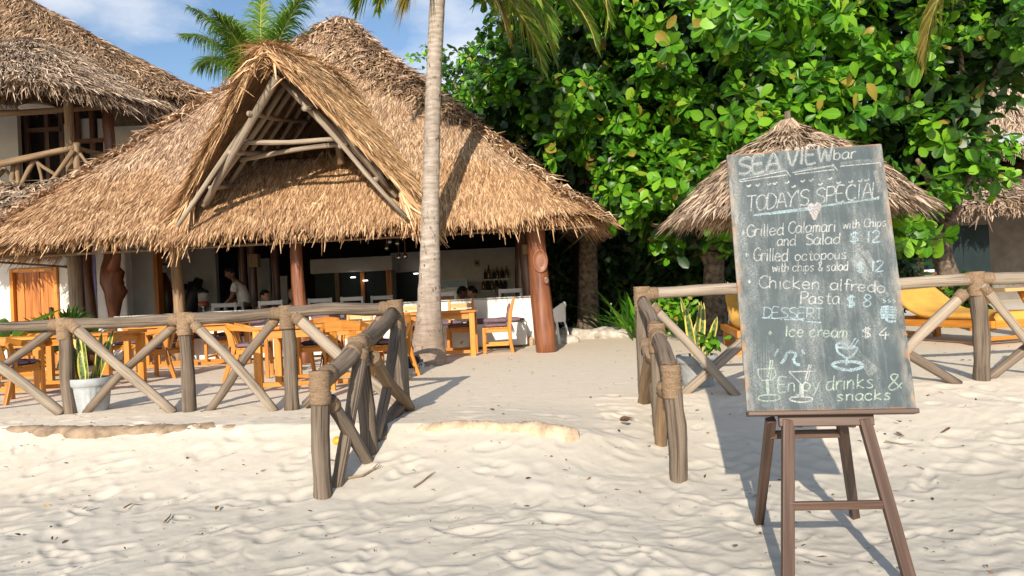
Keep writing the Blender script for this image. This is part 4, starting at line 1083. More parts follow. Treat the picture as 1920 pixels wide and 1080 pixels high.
# masts behind the board, up to near its top
for px in (1500, 1600):
    m = MB(); m.beam(BP(px, 800, -.048), BP(px, 330, -.048), .04, .034, up=bnv); m.build('mast', MAT['dark_wood'], easel, bevel=.004)
def onleg(a, b, zz):
    t = (zz-a.z)/(b.z-a.z); return a+(b-a)*t
zc = W(1560, 950, 3.05).z
m = MB(); m.beam(onleg(lt, lb, zc), onleg(rt, rb_, zc), .024, .034, up=(0, 0, 1)); m.build('crossbar', MAT['dark_wood'], easel, bevel=.004)
la, lb2 = BP(1452, 784, -.09), W(1424, 972, 3.80); ra, rb2 = BP(1588, 784, -.09), W(1603, 970, 3.84)
leg('back_leg', la, lb2, .042, .032); leg('back_leg', ra, rb2, .042, .032)
zc2 = W(1530, 812, 3.3).z
m = MB(); m.beam(onleg(la, lb2, zc2), onleg(ra, rb2, zc2), .022, .036, up=(0, 0, 1)); m.build('back_rail', MAT['dark_wood'], easel, bevel=.004)
m = MB(); m.beam(BP(1401, 776, -.004), BP(1719, 771, -.004), .075, .020, up=byv); m.build('ledge', MAT['dark_wood'], easel, bevel=.003)
# ---------------------------------------------------------------- foliage helpers
def leaf_mesh(P, D, N, L, Wd, rng, fold=.22, droop=.2, st=(0, .3, .6, .85, 1), ws=(.09, .58, 1.0, .86, .22)):
    n = len(P); D = nrm(D); S = nrm(np.cross(D, N)); N = np.cross(S, D)
    L = np.broadcast_to(L, (n,))[:, None]; Wd = np.broadcast_to(Wd, (n,))[:, None]
    fo = rng.normal(fold, .15, (n, 1)); dr = rng.normal(droop, .12, (n, 1))
    vs = []
    for t, k in zip(st, ws):
        c = P+D*(L*t)-N*(L*dr*t*t)
        h = N*(Wd*k*.5*fo)
        vs += [c-S*(Wd*k*.5)+h, c, c+S*(Wd*k*.5)+h]
    m = len(st)
    V = np.stack(vs, 1).reshape(-1, 3)
    o = np.arange(n)[:, None]*(3*m); q = []; uv = []
    for i in range(m-1):
        for j in range(2):
            a = 3*i+j; q.append(o+np.array([a, a+1, a+4, a+3]))
            uv.append([[j*.5, st[i]], [j*.5+.5, st[i]], [j*.5+.5, st[i+1]], [j*.5, st[i+1]]])
    Q = np.stack(q, 1).reshape(-1, 4); uv = np.tile(np.array(uv).reshape(-1, 2), (n, 1))
    return V, Q, uv
def rosettes(Cn, Ax, rng, nleaf=(6, 11), L=(.17, .30), wr=.60):
    P = []; D = []; N = []; LL = []
    for c, a in zip(Cn, Ax):
        k = rng.integers(*nleaf); a = a/np.linalg.norm(a)
        h = np.array([1.0, 0, 0]) if abs(a[0]) < .8 else np.array([0, 1.0, 0])
        x = np.cross(a, h); x /= np.linalg.norm(x); y = np.cross(a, x); p0 = rng.uniform(0, 6.28); sc = rng.uniform(.75, 1.2)
        for i in range(k):
            ph = p0+i*2.4+rng.normal(0, .2); th = math.radians(np.clip(38+ (i/k)*66+rng.normal(0, 9), 15, 118))
            e = x*math.cos(ph)+y*math.sin(ph)
            d = a*math.cos(th)+e*math.sin(th); nn = a*math.sin(th)-e*math.cos(th)
            if rng.random() < .3: nn = nn+rng.normal(0, .35, 3)
            P.append(c+e*.015-a*.05*(i/k)); D.append(d); N.append(nn); LL.append(rng.uniform(*L)*sc*(.6+.5*(i/k)))
    P, D, N, LL = map(np.array, (P, D, N, LL))
    return leaf_mesh(P, D, N, LL, LL*rng.uniform(wr*.85, wr*1.15, len(LL)), rng)
def scatter_leaves(c, r, n, rng, L=(.2, .34), bias=(0, -.5, .6), wr=.5):
    """leaves through an ellipsoid volume"""
    v = nrm(rng.normal(0, 1, (n, 3)))*(rng.random((n, 1))**.45)
    P = np.array(c)+v*np.array(r); D = nrm(rng.normal(0, 1, (n, 3))+np.array([0, -.2, -.25])); N = nrm(rng.normal(0, .6, (n, 3))+np.array(bias))
    LL = rng.uniform(*L, n)
    return leaf_mesh(P, D, N, LL, LL*wr, rng)
def limb(mb, a, b, r0, r1, rng, n=7, wob=.06):
    a = np.array(a, float); b = np.array(b, float); L = np.linalg.norm(b-a)
    pts = [a+(b-a)*t+rng.normal(0, wob*L*math.sin(math.pi*t)*.5, 3) for t in np.linspace(0, 1, n)]
    mb.tube(pts, np.linspace(r0, r1, n), 9, True, .08)
    return pts

# ---------------------------------------------------------------- sea almond trees
rng = np.random.default_rng(21)
def crown_tree(name, label, trunk_px, trunk_d, blobs, inner, leafmat, nro, L, trunk_r, branches, ztop, seed):
    r = np.random.default_rng(seed)
    b = W(*trunk_px, trunk_d); b.z = gz(b.x, b.y)
    root = thing(name, label, 'tree', b)
    m = MB(); pts = [(b.x, b.y, b.z-.1)]
    for t in (.06, .2, .4, .6, .8, 1): pts.append((b.x+r.normal(0, .05), b.y+r.normal(0, .05), b.z+ztop*t))
    m.tube(pts, [trunk_r*1.5, trunk_r*1.15, trunk_r, trunk_r*.95, trunk_r*.9, trunk_r*.85, trunk_r*.7], 12, True, .08)
    tk = m.build('trunk', MAT['bark'], root, smooth=True)
    top = np.array([b.x, b.y, b.z+ztop])
    m = MB()
    for (px, py, d) in branches: limb(m, top-np.array([0, 0, r.uniform(.1, .5)]), np.array(W(px, py, d)), trunk_r*.5, .03, r)
    m.build('branches', MAT['bark'], tk, smooth=True)
    T = TH(); Cn = []; Ax = []
    for (px, py, d, rad) in blobs:
        c = np.array(W(px, py, d)); k = int(nro*rad*rad/.36)
        v = nrm(r.normal(0, 1, (k*2, 3))); v = v[v[:, 1] < .45][:k]
        Cn += list(c+v*rad*r.uniform(.55, 1.08, (len(v), 1))); Ax += list(v+np.array([0, -.25, .45])+r.normal(0, .3, v.shape))
    T.add(*rosettes(Cn, Ax, r, L=L))
    T.build('crown', MAT[leafmat], root)
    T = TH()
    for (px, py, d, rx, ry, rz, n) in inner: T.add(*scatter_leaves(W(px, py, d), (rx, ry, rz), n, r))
    T.build('inner_foliage', MAT['dark_leaf'], root)  # inner leaves coloured dark to stand in for shade inside the crown
    return root
def blobfield(x0, x1, y0, y1, step, dfun, rad, skip, seed):
    r = np.random.default_rng(seed); out = []
    y = y0; row = 0
    while y <= y1:
        x = x0+(step/2 if row % 2 else 0)
        while x <= x1:
            px, py = x+r.normal(0, step*.28), y+r.normal(0, step*.28)
            if not skip(px, py): out.append((px, py, dfun(px, py)+r.normal(0, .55), rad*r.uniform(.65, 1.25)))
            x += step
        y += step*.85; row += 1
    return out
def skipA(px, py):
    if px < 1180 and py > (px-640)*.72+25: return True
    if py > 400 and px > 1370: return True
    if py > 470: return True
    if float(vnoise(np.array(px/120.), np.array(py/110.+7))) > .42 and py < 330: return True
    return random.random() < (.38 if px > 1490 and py < 320 else .05)  # thinner at upper right, so dark inner leaves imitate shade there
dA = lambda px, py: 13.4-3.4*min(1, max(0, (px-960)/380)) + (.7 if py > 380 else 0)
bA = blobfield(930, 1640, -190, 500, 76, dA, .47, skipA, 3)
inA = [(1300, 150, 12.2, 2.6, .7, 2.2, 4200), (1120, 60, 12.8, 1.6, .7, 1.5, 1800), (1520, 120, 11.8, 1.8, .7, 2.0, 2600), (1330, 360, 12.2, 1.5, .6, 1.1, 1800), (1540, 330, 12.2, 1.4, .6, 1.0, 1300), (1075, 335, 15.8, 1.1, .5, .9, 1500), (1110, 420, 15.8, 1.0, .5, .8, 1200), (1200, 280, 13.6, 1.5, .6, 1.2, 1800), (1020, 180, 14.6, 1.3, .6, 1.6, 2400), (1350, -120, 12, 2.6, .9, 1.2, 1800)]
crown_tree('sea_almond_tree', 'broad sea almond tree with big glossy round leaves rising behind the small thatched parasol', (1338, 604), 12.2, bA, inA, 'almond_leaf', 30, (.14, .28), .19,
           [(1150, 150, 12), (1250, 80, 11.5), (1400, 60, 11.3), (1550, 120, 11.3), (1300, 260, 11.6), (1450, 250, 11.5), (1220, 420, 11.8)], 1.5, 31)
def skipB(px, py):
    if px > 1765 and py > 105: return not (py > 300 and py < 350)
    if py > 360: return px < 1655 or px > 1760
    if 1560 < px < 1800 and 150 < py < 300: return random.random() < .6  # outer leaves thinned so the dark inner ones imitate a shaded recess
    return random.random() < .36
dB = lambda px, py: 10.3-.5*min(1, max(0, (py-100)/250))
bB = blobfield(1640, 2040, -190, 420, 76, dB, .42, skipB, 9)
inB = [(1750, 60, 11.3, 1.6, .6, 1.7, 2400), (1720, 260, 11.6, 1.1, .5, 1.0, 1500), (1900, 20, 11.6, 1.6, .6, .95, 1700), (1800, -120, 11.5, 2.2, .8, 1.0, 1500)]
crown_tree('sea_almond_tree', 'sea almond tree, thinned for a shaded look, with drooping leaves hanging over the right thatched cottage', (1782, 600), 12.4, bB, inB, 'almond_leaf', 27, (.14, .275), .17,
           [(1700, 120, 10.8), (1800, 60, 10.8), (1900, 40, 11), (1720, 300, 10.7), (1850, 300, 10.8)], 1.9, 37)
bC = blobfield(770, 1010, 60, 330, 46, lambda px, py: 24, .62, lambda px, py: py > 120+(px-800)*.75+90 or py < 130-(px-770)*.6, 5)
crown_tree('leafy_tree', 'bright small-leaved tree standing far behind the restaurant roof', (905, 560), 24.5, bC, [(900, 200, 25.2, 2.2, .6, 2.2, 2200)], 'almond_leaf', 13, (.16, .28), .2, [(850, 150, 24.5), (960, 120, 24.5)], 3.0, 41)

# shaded shrubs under the trees
def shrub(label, px, py, d, rx, rz, n, mat='dark_leaf', L=(.14, .26), seed=0, name='shrub', stems=6, stemmat='bark'):
    r = np.random.default_rng(seed); b = W(px, py, d); b.z = gz(b.x, b.y)
    root = thing(name, label, 'shrub', b)
    T = TH(); T.add(*scatter_leaves((b.x, b.y, b.z+rz*.95), (rx, rx*.6, rz), n, r, L)); T.build('foliage', MAT[mat], root)
    m = MB()
    for k in range(stems): limb(m, (b.x+r.normal(0, .08), b.y, b.z-.05), (b.x+r.normal(0, rx*.6), b.y+r.normal(0, .2), b.z+rz*r.uniform(1.0, 1.7)), .025, .008, r)
    m.build('stems', MAT[stemmat], root)
    return root
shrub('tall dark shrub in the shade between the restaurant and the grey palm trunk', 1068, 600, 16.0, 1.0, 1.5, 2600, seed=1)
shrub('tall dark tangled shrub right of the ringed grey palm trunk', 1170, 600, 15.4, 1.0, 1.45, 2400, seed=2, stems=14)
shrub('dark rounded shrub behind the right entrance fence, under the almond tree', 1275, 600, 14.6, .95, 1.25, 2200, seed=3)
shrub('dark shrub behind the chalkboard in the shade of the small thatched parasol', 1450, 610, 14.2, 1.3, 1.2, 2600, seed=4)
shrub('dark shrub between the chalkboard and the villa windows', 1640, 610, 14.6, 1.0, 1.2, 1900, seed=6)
shrub('low mid-green shrub in front of the right almond trunk by the lounger', 1810, 625, 11.4, .38, .42, 420, 'almond_leaf', (.1, .18), 7)
shrub('low bright-green shrub behind the right entrance fence post', 1255, 610, 13.2, .5, .40, 480, 'almond_leaf', (.1, .2), 8)
# strap-leaved lilies
def strap_plant(label, px, py, d, n, L, seed, mat='almond_leaf', wd=.07, name='strap_lily', spread=1.0):
    r = np.random.default_rng(seed); b = W(px, py, d); b.z = gz(b.x, b.y)
    root = thing(name, label, 'plant', b); T = TH()
    az = r.uniform(0, 6.28, n); el = np.radians(r.uniform(35, 82, n))/1.0
    D = np.stack([np.cos(az)*np.cos(el)*spread, np.sin(az)*np.cos(el)*spread, np.sin(el)], -1)
    P = np.tile(np.array(b), (n, 1))+r.normal(0, .03, (n, 3))*[1, 1, 0]
    Nn = np.stack([-np.cos(az)*np.sin(el), -np.sin(az)*np.sin(el), np.cos(el)], -1)
    LL = L*r.uniform(.6, 1.15, n)
    T.add(*leaf_mesh(P, D, Nn, LL, np.full(n, wd), r, .25, .38, (0, .2, .4, .6, .8, 1), (.5, .9, 1, .9, .6, .06)))
    T.build('leaves', MAT[mat], root); return root
strap_plant('large strap-leaved lily right of the ringed palm trunk', 1178, 617, 12.9, 34, 1.05, 51)
strap_plant('low strap-leaved lily at the foot of the ringed palm trunk', 1138, 617, 13.2, 26, .6, 52, 'dark_leaf')
strap_plant('bright strap-leaved lily beside the right entrance corner post', 1196, 628, 12.5, 14, .75, 53)
strap_plant('grassy tuft in the shade beside the white plastic chair', 1078, 618, 13.6, 26, .42, 54, 'dark_leaf', .03)
strap_plant('pale leafy plant standing in the shade left of the almond trunk', 1288, 612, 12.6, 18, .62, 55, 'almond_leaf', .05)

# ---------------------------------------------------------------- palms
def frond(T, start, az, el, L, droop, rng, nl=72, ll=.62, wd=.036, hang=.55, twist=0.0):
    """one feather leaf; returns the rachis points"""
    p = np.array(start, float); pts = [p.copy()]; n = 16; e = el
    for i in range(n):
        d = np.array([math.cos(az)*math.cos(e), math.sin(az)*math.cos(e), math.sin(e)])
        p = p+d*L/n; pts.append(p.copy()); e -= droop/n*(.5+1.2*i/n)
    pts = np.array(pts); tt = np.linspace(.13, .995, nl)
    idx = tt*n; i0 = np.minimum(idx.astype(int), n-1); f = (idx-i0)[:, None]
    B = pts[i0]*(1-f)+pts[i0+1]*f; Tg = nrm(pts[i0+1]-pts[i0])
    side0 = nrm(np.cross(Tg, np.array([0, 0, 1.0])+0*Tg)); upv_ = np.cross(side0, Tg)
    P = []; D = []; N = []; LL = []
    for sg in (-1, 1):
        prof = np.sin(np.clip(.16+tt*.86, 0, 1)*math.pi)**.55*(1-.35*tt)
        D_ = side0*sg*(1-.45*tt)[:, None]+Tg*(.35+.55*tt)[:, None]+upv_*(.22+.2*rng.random(nl))[:, None]*math.cos(twist*sg)+rng.normal(0, .06, (nl, 3))
        P.append(B); D.append(nrm(D_)); N.append(upv_+side0*sg*-.3+rng.normal(0, .12, (nl, 3))); LL.append(ll*np.maximum(prof, .2)*rng.uniform(.9, 1.08, nl))
    P, D, N, LL = np.concatenate(P), np.concatenate(D), np.concatenate(N), np.concatenate(LL)
    # leaflet: 4 stations bending down with gravity
    S = nrm(np.cross(D, N)); vs = []; g = np.array([0, 0, -1.0])
    st = (0, .3, .65, 1.0); ws = (.7, 1.0, .7, .08); hg = hang*rng.uniform(.6, 1.4, (len(P), 1))
    for t, k in zip(st, ws):
        c = P+D*(LL*t)[:, None]+g*(LL[:, None]*hg*t*t)
        vs += [c-S*(wd*k*.5), c+S*(wd*k*.5)]
    V = np.stack(vs, 1).reshape(-1, 3); o = np.arange(len(P))[:, None]*8
    Q = np.stack([o+np.array([0, 1, 3, 2]), o+np.array([2, 3, 5, 4]), o+np.array([4, 5, 7, 6])], 1).reshape(-1, 4)
    uv = np.tile(np.array([[0, 0], [1, 0], [1, .3], [0, .3], [0, .3], [1, .3], [1, .6], [0, .6], [0, .6], [1, .6], [1, 1], [0, 1]], float), (len(P), 1))
    T.add(V, Q, uv); return pts
def palm(name, label, trunk, radii, fronds, seed, mat='palm_leaf', drymat='palm_dry', ll=.62, rough=.03, wd=.036, nl=72, hang=.6):
    """trunk: points base to crown; fronds: (azimuth deg, elevation deg, length, droop, dry?)"""
    r = np.random.default_rng(seed); root = thing(name, label, 'palm tree', trunk[0])
    P = np.array([list(p) for p in trunk]); n = 60; t = np.linspace(0, len(P)-1, n); i = np.minimum(t.astype(int), len(P)-2); f = (t-i)[:, None]
    # smooth the path
    pts = P[i]*(1-f)+P[i+1]*f
    for _ in range(6): pts[1:-1] = (pts[:-2]+2*pts[1:-1]+pts[2:])/4
    rr = np.interp(np.linspace(0, 1, n), np.linspace(0, 1, len(radii)), radii)*(1+.018*np.where(np.arange(n) % 2, 1, -1))
    m = MB(); m.tube(pts, rr, 18, True, rough); tk = m.build('trunk', MAT['palm_bark'], root, smooth=True)
    top = pts[-1]
    for k, (az, el, L, dr, dry) in enumerate(fronds):
        T = TH(); a = math.radians(az)
        rp = frond(T, top+np.array([math.cos(a)*.06, math.sin(a)*.06, r.uniform(-.05, .12)]), a, math.radians(el), L, math.radians(dr), r, ll=ll, wd=wd, nl=nl, hang=hang if not dry else .95)
        fo = T.build('frond', MAT[drymat if dry else mat], root)
        m = MB(); m.tube(rp, np.linspace(.03, .006, len(rp)), 6); m.build('rachis', MAT['rachis'], fo)
    return root
# tall palm in front of the restaurant
pb_ = W(802, 676, 9.55); pz = gz(pb_.x, pb_.y)
tr = [Vector((pb_.x, pb_.y, pz-.08)), W(803, 640, 9.57), W(805, 580, 9.58), W(806, 460, 9.6), W(809, 300, 9.62), W(813, 150, 9.64), W(820, 0, 9.66), W(825, -60, 9.68), W(828, -100, 9.7)]
fr = [(178, -8, 1.45, 72, 0), (-12, 6, 2.9, 105, 0), (8, -8, 2.6, 72, 0), (-35, -22, 2.3, 58, 0), (20, 22, 2.9, 105, 0), (-50, -5, 2.3, 80, 0), (0, -28, 2.1, 52, 0), (205, -52, .95, 30, 1), (-5, -46, 1.5, 36, 1), (160, 20, 1.7, 60, 0), (60, 25, 2.6, 80, 0), (120, 30, 2.6, 80, 0), (250, 40, 2.4, 60, 0), (300, 45, 2.4, 60, 0), (225, 30, 2.0, 50, 0), (35, -20, 2.2, 60, 0), (80, 60, 2.5, 40, 0), (-20, 30, 2.5, 95, 0)]
palm('coconut_palm', 'tall coconut palm with a pale ringed trunk standing in front of the restaurant roof', tr, [.27, .205, .155, .124, .107, .102, .10, .095, .09], fr, 61)
# palm behind the roof
c_ = W(490, 178, 21)
palm('coconut_palm', 'coconut palm with upright green fronds showing behind the restaurant gable', [Vector((c_.x-.3, 21, -.1)), Vector((c_.x-.1, 21, 2.5)), Vector((c_.x, 21, 5)), c_], [.22, .15, .14, .13],
     [(172, 64, 3.1, 60, 0), (165, 60, 2.4, 85, 0), (140, 76, 3.2, 40, 0), (100, 82, 3.6, 25, 0), (60, 76, 3.6, 30, 0), (20, 60, 3.4, 58, 0), (30, 66, 3.2, 50, 0), (185, 14, 1.9, 85, 0), (10, 40, 2.6, 80, 0), (250, 66, 2.6, 50, 0), (340, 70, 3.5, 40, 0), (200, 72, 3.0, 45, 0)], 67, ll=1.4, wd=.036, nl=150, hang=.75)
# palm whose hanging fronds enter at the top right
c_ = W(1935, -210, 7.6)
palm('coconut_palm', 'coconut palm at the right edge with one yellowing frond hanging into view', [Vector((c_.x+.75, 7.9, -.1)), Vector((c_.x+.7, 7.9, 1.4)), Vector((c_.x+.5, 7.8, 3.2)), c_], [.2, .15, .13, .12],
     [(180, -38, 2.15, 48, 1), (190, 40, 2.0, 60, 0), (120, 40, 2.5, 60, 0), (60, 40, 2.5, 60, 0), (0, 35, 2.5, 60, 0), (300, 40, 2.4, 60, 0), (240, 48, 2.2, 50, 0)], 71, ll=.42, wd=.03)
# ringed palm trunk beside the restaurant (its crown is inside the tree canopy)
b = W(1104, 622, 13.6); b.z = gz(b.x, b.y)
gp_ = thing('palm_trunk', 'grey palm trunk rising from a white stone ring right of the restaurant', 'tree', b)
m = MB(); m.tube([(b.x, b.y, b.z-.05), (b.x, b.y, b.z+.25), W(1103, 540, 13.6), W(1103, 470, 13.6), W(1101, 380, 13.6), W(1100, 250, 13.6), W(1098, 100, 13.6), W(1096, -40, 13.6)], [.26, .215, .18, .165, .15, .14, .13, .12], 16, True, .05); m.build('trunk', MAT['bark'], gp_, smooth=True)
T = TH(); r_ = np.random.default_rng(4)
for k in range(9): frond(T, np.array(W(1096, -40, 13.6)), k*.7, .5, 2.4, 1.4, r_)
T.build('fronds', MAT['palm_leaf'], gp_)
m = MB(); n = 40
pts = [(b.x+.72*math.cos(a), b.y+.55*math.sin(a), b.z+.05+.02*math.sin(a*5)) for a in np.linspace(0, 2*math.pi, n)]
m.tube(pts, [.12+.02*random.random() for _ in pts], 10, True, .12); tag(m.build('stone_ring', MAT['white_stone'], origin=b, smooth=True), 'rough white stone ring around the grey palm trunk', 'planter ring')
# low white rocks beside it
for (px, py, d, s, lb) in ((1142, 630, 12.95, .20, 'pale rock resting against the stone ring by the lilies'), (1172, 628, 12.9, .17, 'sunlit pale rock in front of the large lily'), (1062, 640, 12.2, .16, 'flat pale rock behind the varnished corner post'), (1197, 626, 12.8, .15, 'small pale rock just left of the right entrance corner post')):
    b = W(px, py, d); b.z = gz(b.x, b.y); m = MB()
    bm = bmesh.new(); bmesh.ops.create_icosphere(bm, subdivisions=3, radius=1)
    for v in bm.verts:
        k = 1+.16*float(vnoise(np.array(v.co.x*1.7+px), np.array(v.co.y*1.7+v.co.z)))
        v.co = Vector((v.co.x*s*1.35*k, v.co.y*s*k, max(-.3, v.co.z)*s*.75*k+s*.15))
    me = bpy.data.meshes.new('rock'); bm.to_mesh(me); bm.free()
    tag(link('rock', me, MAT['white_stone'], None, True, loc=b), lb, 'rock')
# fan palm and banana plant by the orange door
def fan_palm(label, px, py, d, seed):
    r = np.random.default_rng(seed); b = W(px, py, d); b.z = gz(b.x, b.y); root = thing('fan_palm', label, 'plant', b); m = MB(); T = TH()
    for k in range(9):
        az = r.uniform(0, 6.28); el = r.uniform(.7, 1.3); L = r.uniform(.5, .85)
        tip = np.array(b)+L*np.array([math.cos(az)*math.cos(el), math.sin(az)*math.cos(el)*.6, math.sin(el)])
        m.tube([b, (np.array(b)+tip)/2+[0, 0, .04], tip], [.014, .011, .008], 6)
        f = nrm(tip-np.array(b)+np.array([0, -.25, 0])); x = nrm(np.cross(f, [0, 0, 1.0])); n_ = 26
        ph = np.linspace(-1.75, 1.75, n_); D = np.cos(ph)[:, None]*f+np.sin(ph)[:, None]*x
        LL = r.uniform(.36, .50)*(1-.25*np.abs(ph)/1.75)
        T.add(*leaf_mesh(np.tile(tip, (n_, 1)), D, np.tile(np.cross(x, f), (n_, 1))+r.normal(0, .1, (n_, 3)), LL, np.full(n_, .045), r, .4, .25, (0, .3, .7, 1), (.3, 1, .8, .05)))
    T.build('leaves', MAT['fan_leaf'], root); m.build('stems', MAT['rachis'], root)
fan_palm('green fan palm in front of the orange annex door', 100, 640, 10.8, 81)
def banana(label, px, py, d, seed):
    r = np.random.default_rng(seed); b = W(px, py, d); b.z = gz(b.x, b.y); root = thing('banana_plant', label, 'plant', b); T = TH()
    n = 9; az = r.uniform(0, 6.28, n); el = r.uniform(.8, 1.35, n)
    D = np.stack([np.cos(az)*np.cos(el), np.sin(az)*np.cos(el), np.sin(el)], -1); N = np.stack([-np.cos(az)*np.sin(el), -np.sin(az)*np.sin(el), np.cos(el)], -1)
    P = np.tile(np.array(b)+[0, 0, .25], (n, 1))
    T.add(*leaf_mesh(P, D, N, r.uniform(.7, 1.05, n), np.full(n, .26), r, .3, .42, (0, .2, .35, .55, .75, .9, 1), (.08, .1, .75, 1, .9, .55, .08)))
    T.build('leaves', MAT['banana_leaf'], root)
    m = MB(); m.tube([b+Vector((0, 0, -.05)), b+Vector((.01, 0, .3))], [.06, .045], 10); m.build('stem', MAT['rachis'], root, smooth=True)
banana('young banana plant with bright drooping leaves at the left edge by the door', -12, 660, 9.9, 83)
# ---------------------------------------------------------------- left two-storey house
lh = thing('two_storey_house', 'two-storey house with a huge weathered thatched roof and a rustic balcony', 'house', (-11, 17, 0))
rngh = np.random.default_rng(90)
sl, lf = cone_roof('roof', lh, (-12.0, 18.2), 3.7, 9.05, 5.25, 90000, 'thatch_old', rngh, .34, .024, .1, .055, 5, 3800, .3, 1.68, 110, .2, 0.0)
sl2, lf2 = cone_roof('porch_roof', lh, (-9.95, 15.8), 3.2, 6.85, 4.98, 52000, 'thatch_grey', rngh, .38, .021, -.1, .06, 3, 4600, .3, 1.05, 80, .22, math.radians(-24))
def lpt(px, py, d): return W(px, py, d)
zf = W(145, 345, 13.9).z
def slab_px(name, px0, px1, py0, py1, d, mat, parent, th=.12):
    a = W(px0, py1, d); b = W(px1, py0, d); m = MB(); m.box(((a.x+b.x)/2, d+th/2, (a.z+b.z)/2), (abs(b.x-a.x), th, abs(b.z-a.z))); return m.build(name, MAT[mat], parent)
slab_px('wall', -260, 30, 180, 420, 15.6, 'grey_plaster', lh)
slab_px('wall', 200, 330, 232, 420, 15.8, 'grey_plaster', lh)
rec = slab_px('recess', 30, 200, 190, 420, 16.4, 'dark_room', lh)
m = MB()
for px in (48, 86, 113): a = W(px, 240, 15.9); m.box((a.x, 15.95, 4.1), (.09, .08, 2.6))
a = W(48, 245, 15.9); b = W(113, 243, 15.9); m.box(((a.x+b.x)/2, 15.91, a.z), (b.x-a.x, .07, .09)); m.build('balcony_door', MAT['dark_wood'], lh)
slab_px('window_pane', 150, 168, 222, 262, 15.9, 'grey_plaster', lh, .03); slab_px('window_pane', 184, 198, 222, 262, 15.9, 'grey_plaster', lh, .03); slab_px('curtain', 114, 134, 232, 330, 15.95, 'white_wall', lh, .03)
m = MB()
for px in (147, 173, 200): a = W(px, 240, 15.85); m.box((a.x, 15.84, 4.1), (.08, .07, 2.4))
a = W(147, 266, 15.82); b = W(200, 262, 15.82); m.box(((a.x+b.x)/2, 15.79, a.z), (b.x-a.x, .06, .09)); m.build('window_frame', MAT['dark_post'], lh)
m = MB(); a = W(208, 340, 14.9); m.pole((a.x, 14.9, 3.2), (a.x, 14.9, 5.2), .11, .10, .01, 12, 8, .06); m.build('post', MAT['dark_post'], lh, smooth=True)
m = MB(); a = W(134, 340, 13.9); m.pole((a.x, 13.9, 2.9), (a.x, 13.9, 5.1), .085, .075, .01, 12, 8, .06); m.build('post', MAT['pole_wood'], lh, smooth=True)
m = MB(); m.pole(W(-60, 215, 13.6), W(210, 200, 14.4), .06, .055, .01); m.build('eave_beam', MAT['pole_wood'], lh, smooth=True)
m = MB(); m.box((-10.6, 15.2, zf-.42), (5.6, 2.8, .14)); m.build('balcony_floor', MAT['pole_wood'], lh)
rail = MB(); rail.pole(W(-90, 325, 13.3), W(142, 277, 13.8), .065, .058, .012, 12, 10); rb = rail.build('balcony_rail', MAT['pole_wood'], lh, smooth=True)
m = MB(); m.pole(W(142, 277, 13.8), W(214, 294, 15.2), .05, .045, .01); m.build('rail', MAT['pole_wood'], rb, smooth=True)
m = MB(); m.pole(W(146, 340, 13.8), W(144, 268, 13.8), .06, .06, .01); m.build('rail_post', MAT['pole_wood'], rb, smooth=True)
for (x0, y0, x1, y1, r) in ((28, 300, 22, 352, .05), (36, 300, 33, 350, .045), (65, 300, 40, 346, .045), (62, 297, 106, 330, .035), (138, 282, 80, 362, .045), (70, 302, 80, 348, .03), (5, 312, 28, 340, .03), (8, 318, -20, 350, .04), (150, 288, 175, 318, .03), (-40, 318, -30, 360, .05)):
    m = MB(); m.pole(W(x0, y0, 13.7), W(x1, y1, 13.7), r, r*.9, .03, 9, 7); m.build('rail_brace', MAT['pole_wood'], rb, smooth=True)
# awning of thatch below the balcony, lower walls
rr_ = np.random.default_rng(95)
def aw(x, y): return 2.33+(y-11.6)*.55+.04*vnoise(x*3, y*3)
x = rr_.uniform(W(-130, 380, 12).x, W(52, 380, 12).x, 3400); y = rr_.uniform(11.6, 13.4, 3400)
hs = hf_slab(aw, x.min(), x.max(), 11.65, 13.4, 24, 20, lambda a, b: a < 99, .15, 'awning', MAT['thatch_under'], lh)
TT = TH(); TT.add(*hf_strips(aw, x, y, .4, .03, .09, rr_, .15, .45)); TT.build('thatch', MAT['thatch_grey'], hs)
m = MB(); m.box((-11.2, 16.4, 1.5), (8.2, .3, 3.0)); m.build('lower_wall', MAT['grey_plaster'], lh)
m = MB(); a = W(75, 205, 14.3); m.lathe([(.02, .16), (.06, .14), (.34, .02), (.36, 0), (.30, 0.015)], a, 20); m.build('lamp_shade', MAT['white_paint'], lh, smooth=True)

MAT['pale_glass'] = m_plain('pale_glass', (.34, .40, .44), .2, .4, .15, 3, 0)
# ---------------------------------------------------------------- right cottage
rv = thing('thatched_cottage', 'thatched cottage with shade-darkened walls and an eyebrow window at the right edge', 'house', (14.5, 21, 0))
rngv = np.random.default_rng(97)
s1, _ = cone_roof('roof', rv, (14.4, 21.2), 3.5, 4.1, 2.50, 26000, 'thatch_grey', rngv, .42, .04, .0, .07, 6, 3000, .35, 1.05, 70, .24, 0)
s2, uf = cone_roof('upper_roof', rv, (14.35, 21.2), 3.15, 7.2, 3.95, 34000, 'thatch_grey', rngv, .36, .036, -.25, .06, 2.6, 2400, .3, 1.0, 70, .24, 0)
m = MB(); a = W(1800, 480, 20.6); m.box((a.x+2.2, 21.4, 1.3), (4.0, .25, 2.9)); m.build('wall', MAT['shade_tint_plaster'], rv)
m = MB(); m.box((a.x+4.3, 23.4, 1.4), (5.2, 3.6, 2.8)); m.build('inner_wall', MAT['shade_tint_plaster'], rv)
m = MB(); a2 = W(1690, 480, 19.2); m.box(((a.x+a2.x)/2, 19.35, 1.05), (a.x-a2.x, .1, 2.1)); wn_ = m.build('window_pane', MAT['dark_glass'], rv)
m = MB()
for px in (1686, 1722, 1730, 1768): q = W(px, 500, 19.15); m.box((q.x, 19.24, 1.05), (.10, .12, 2.1))
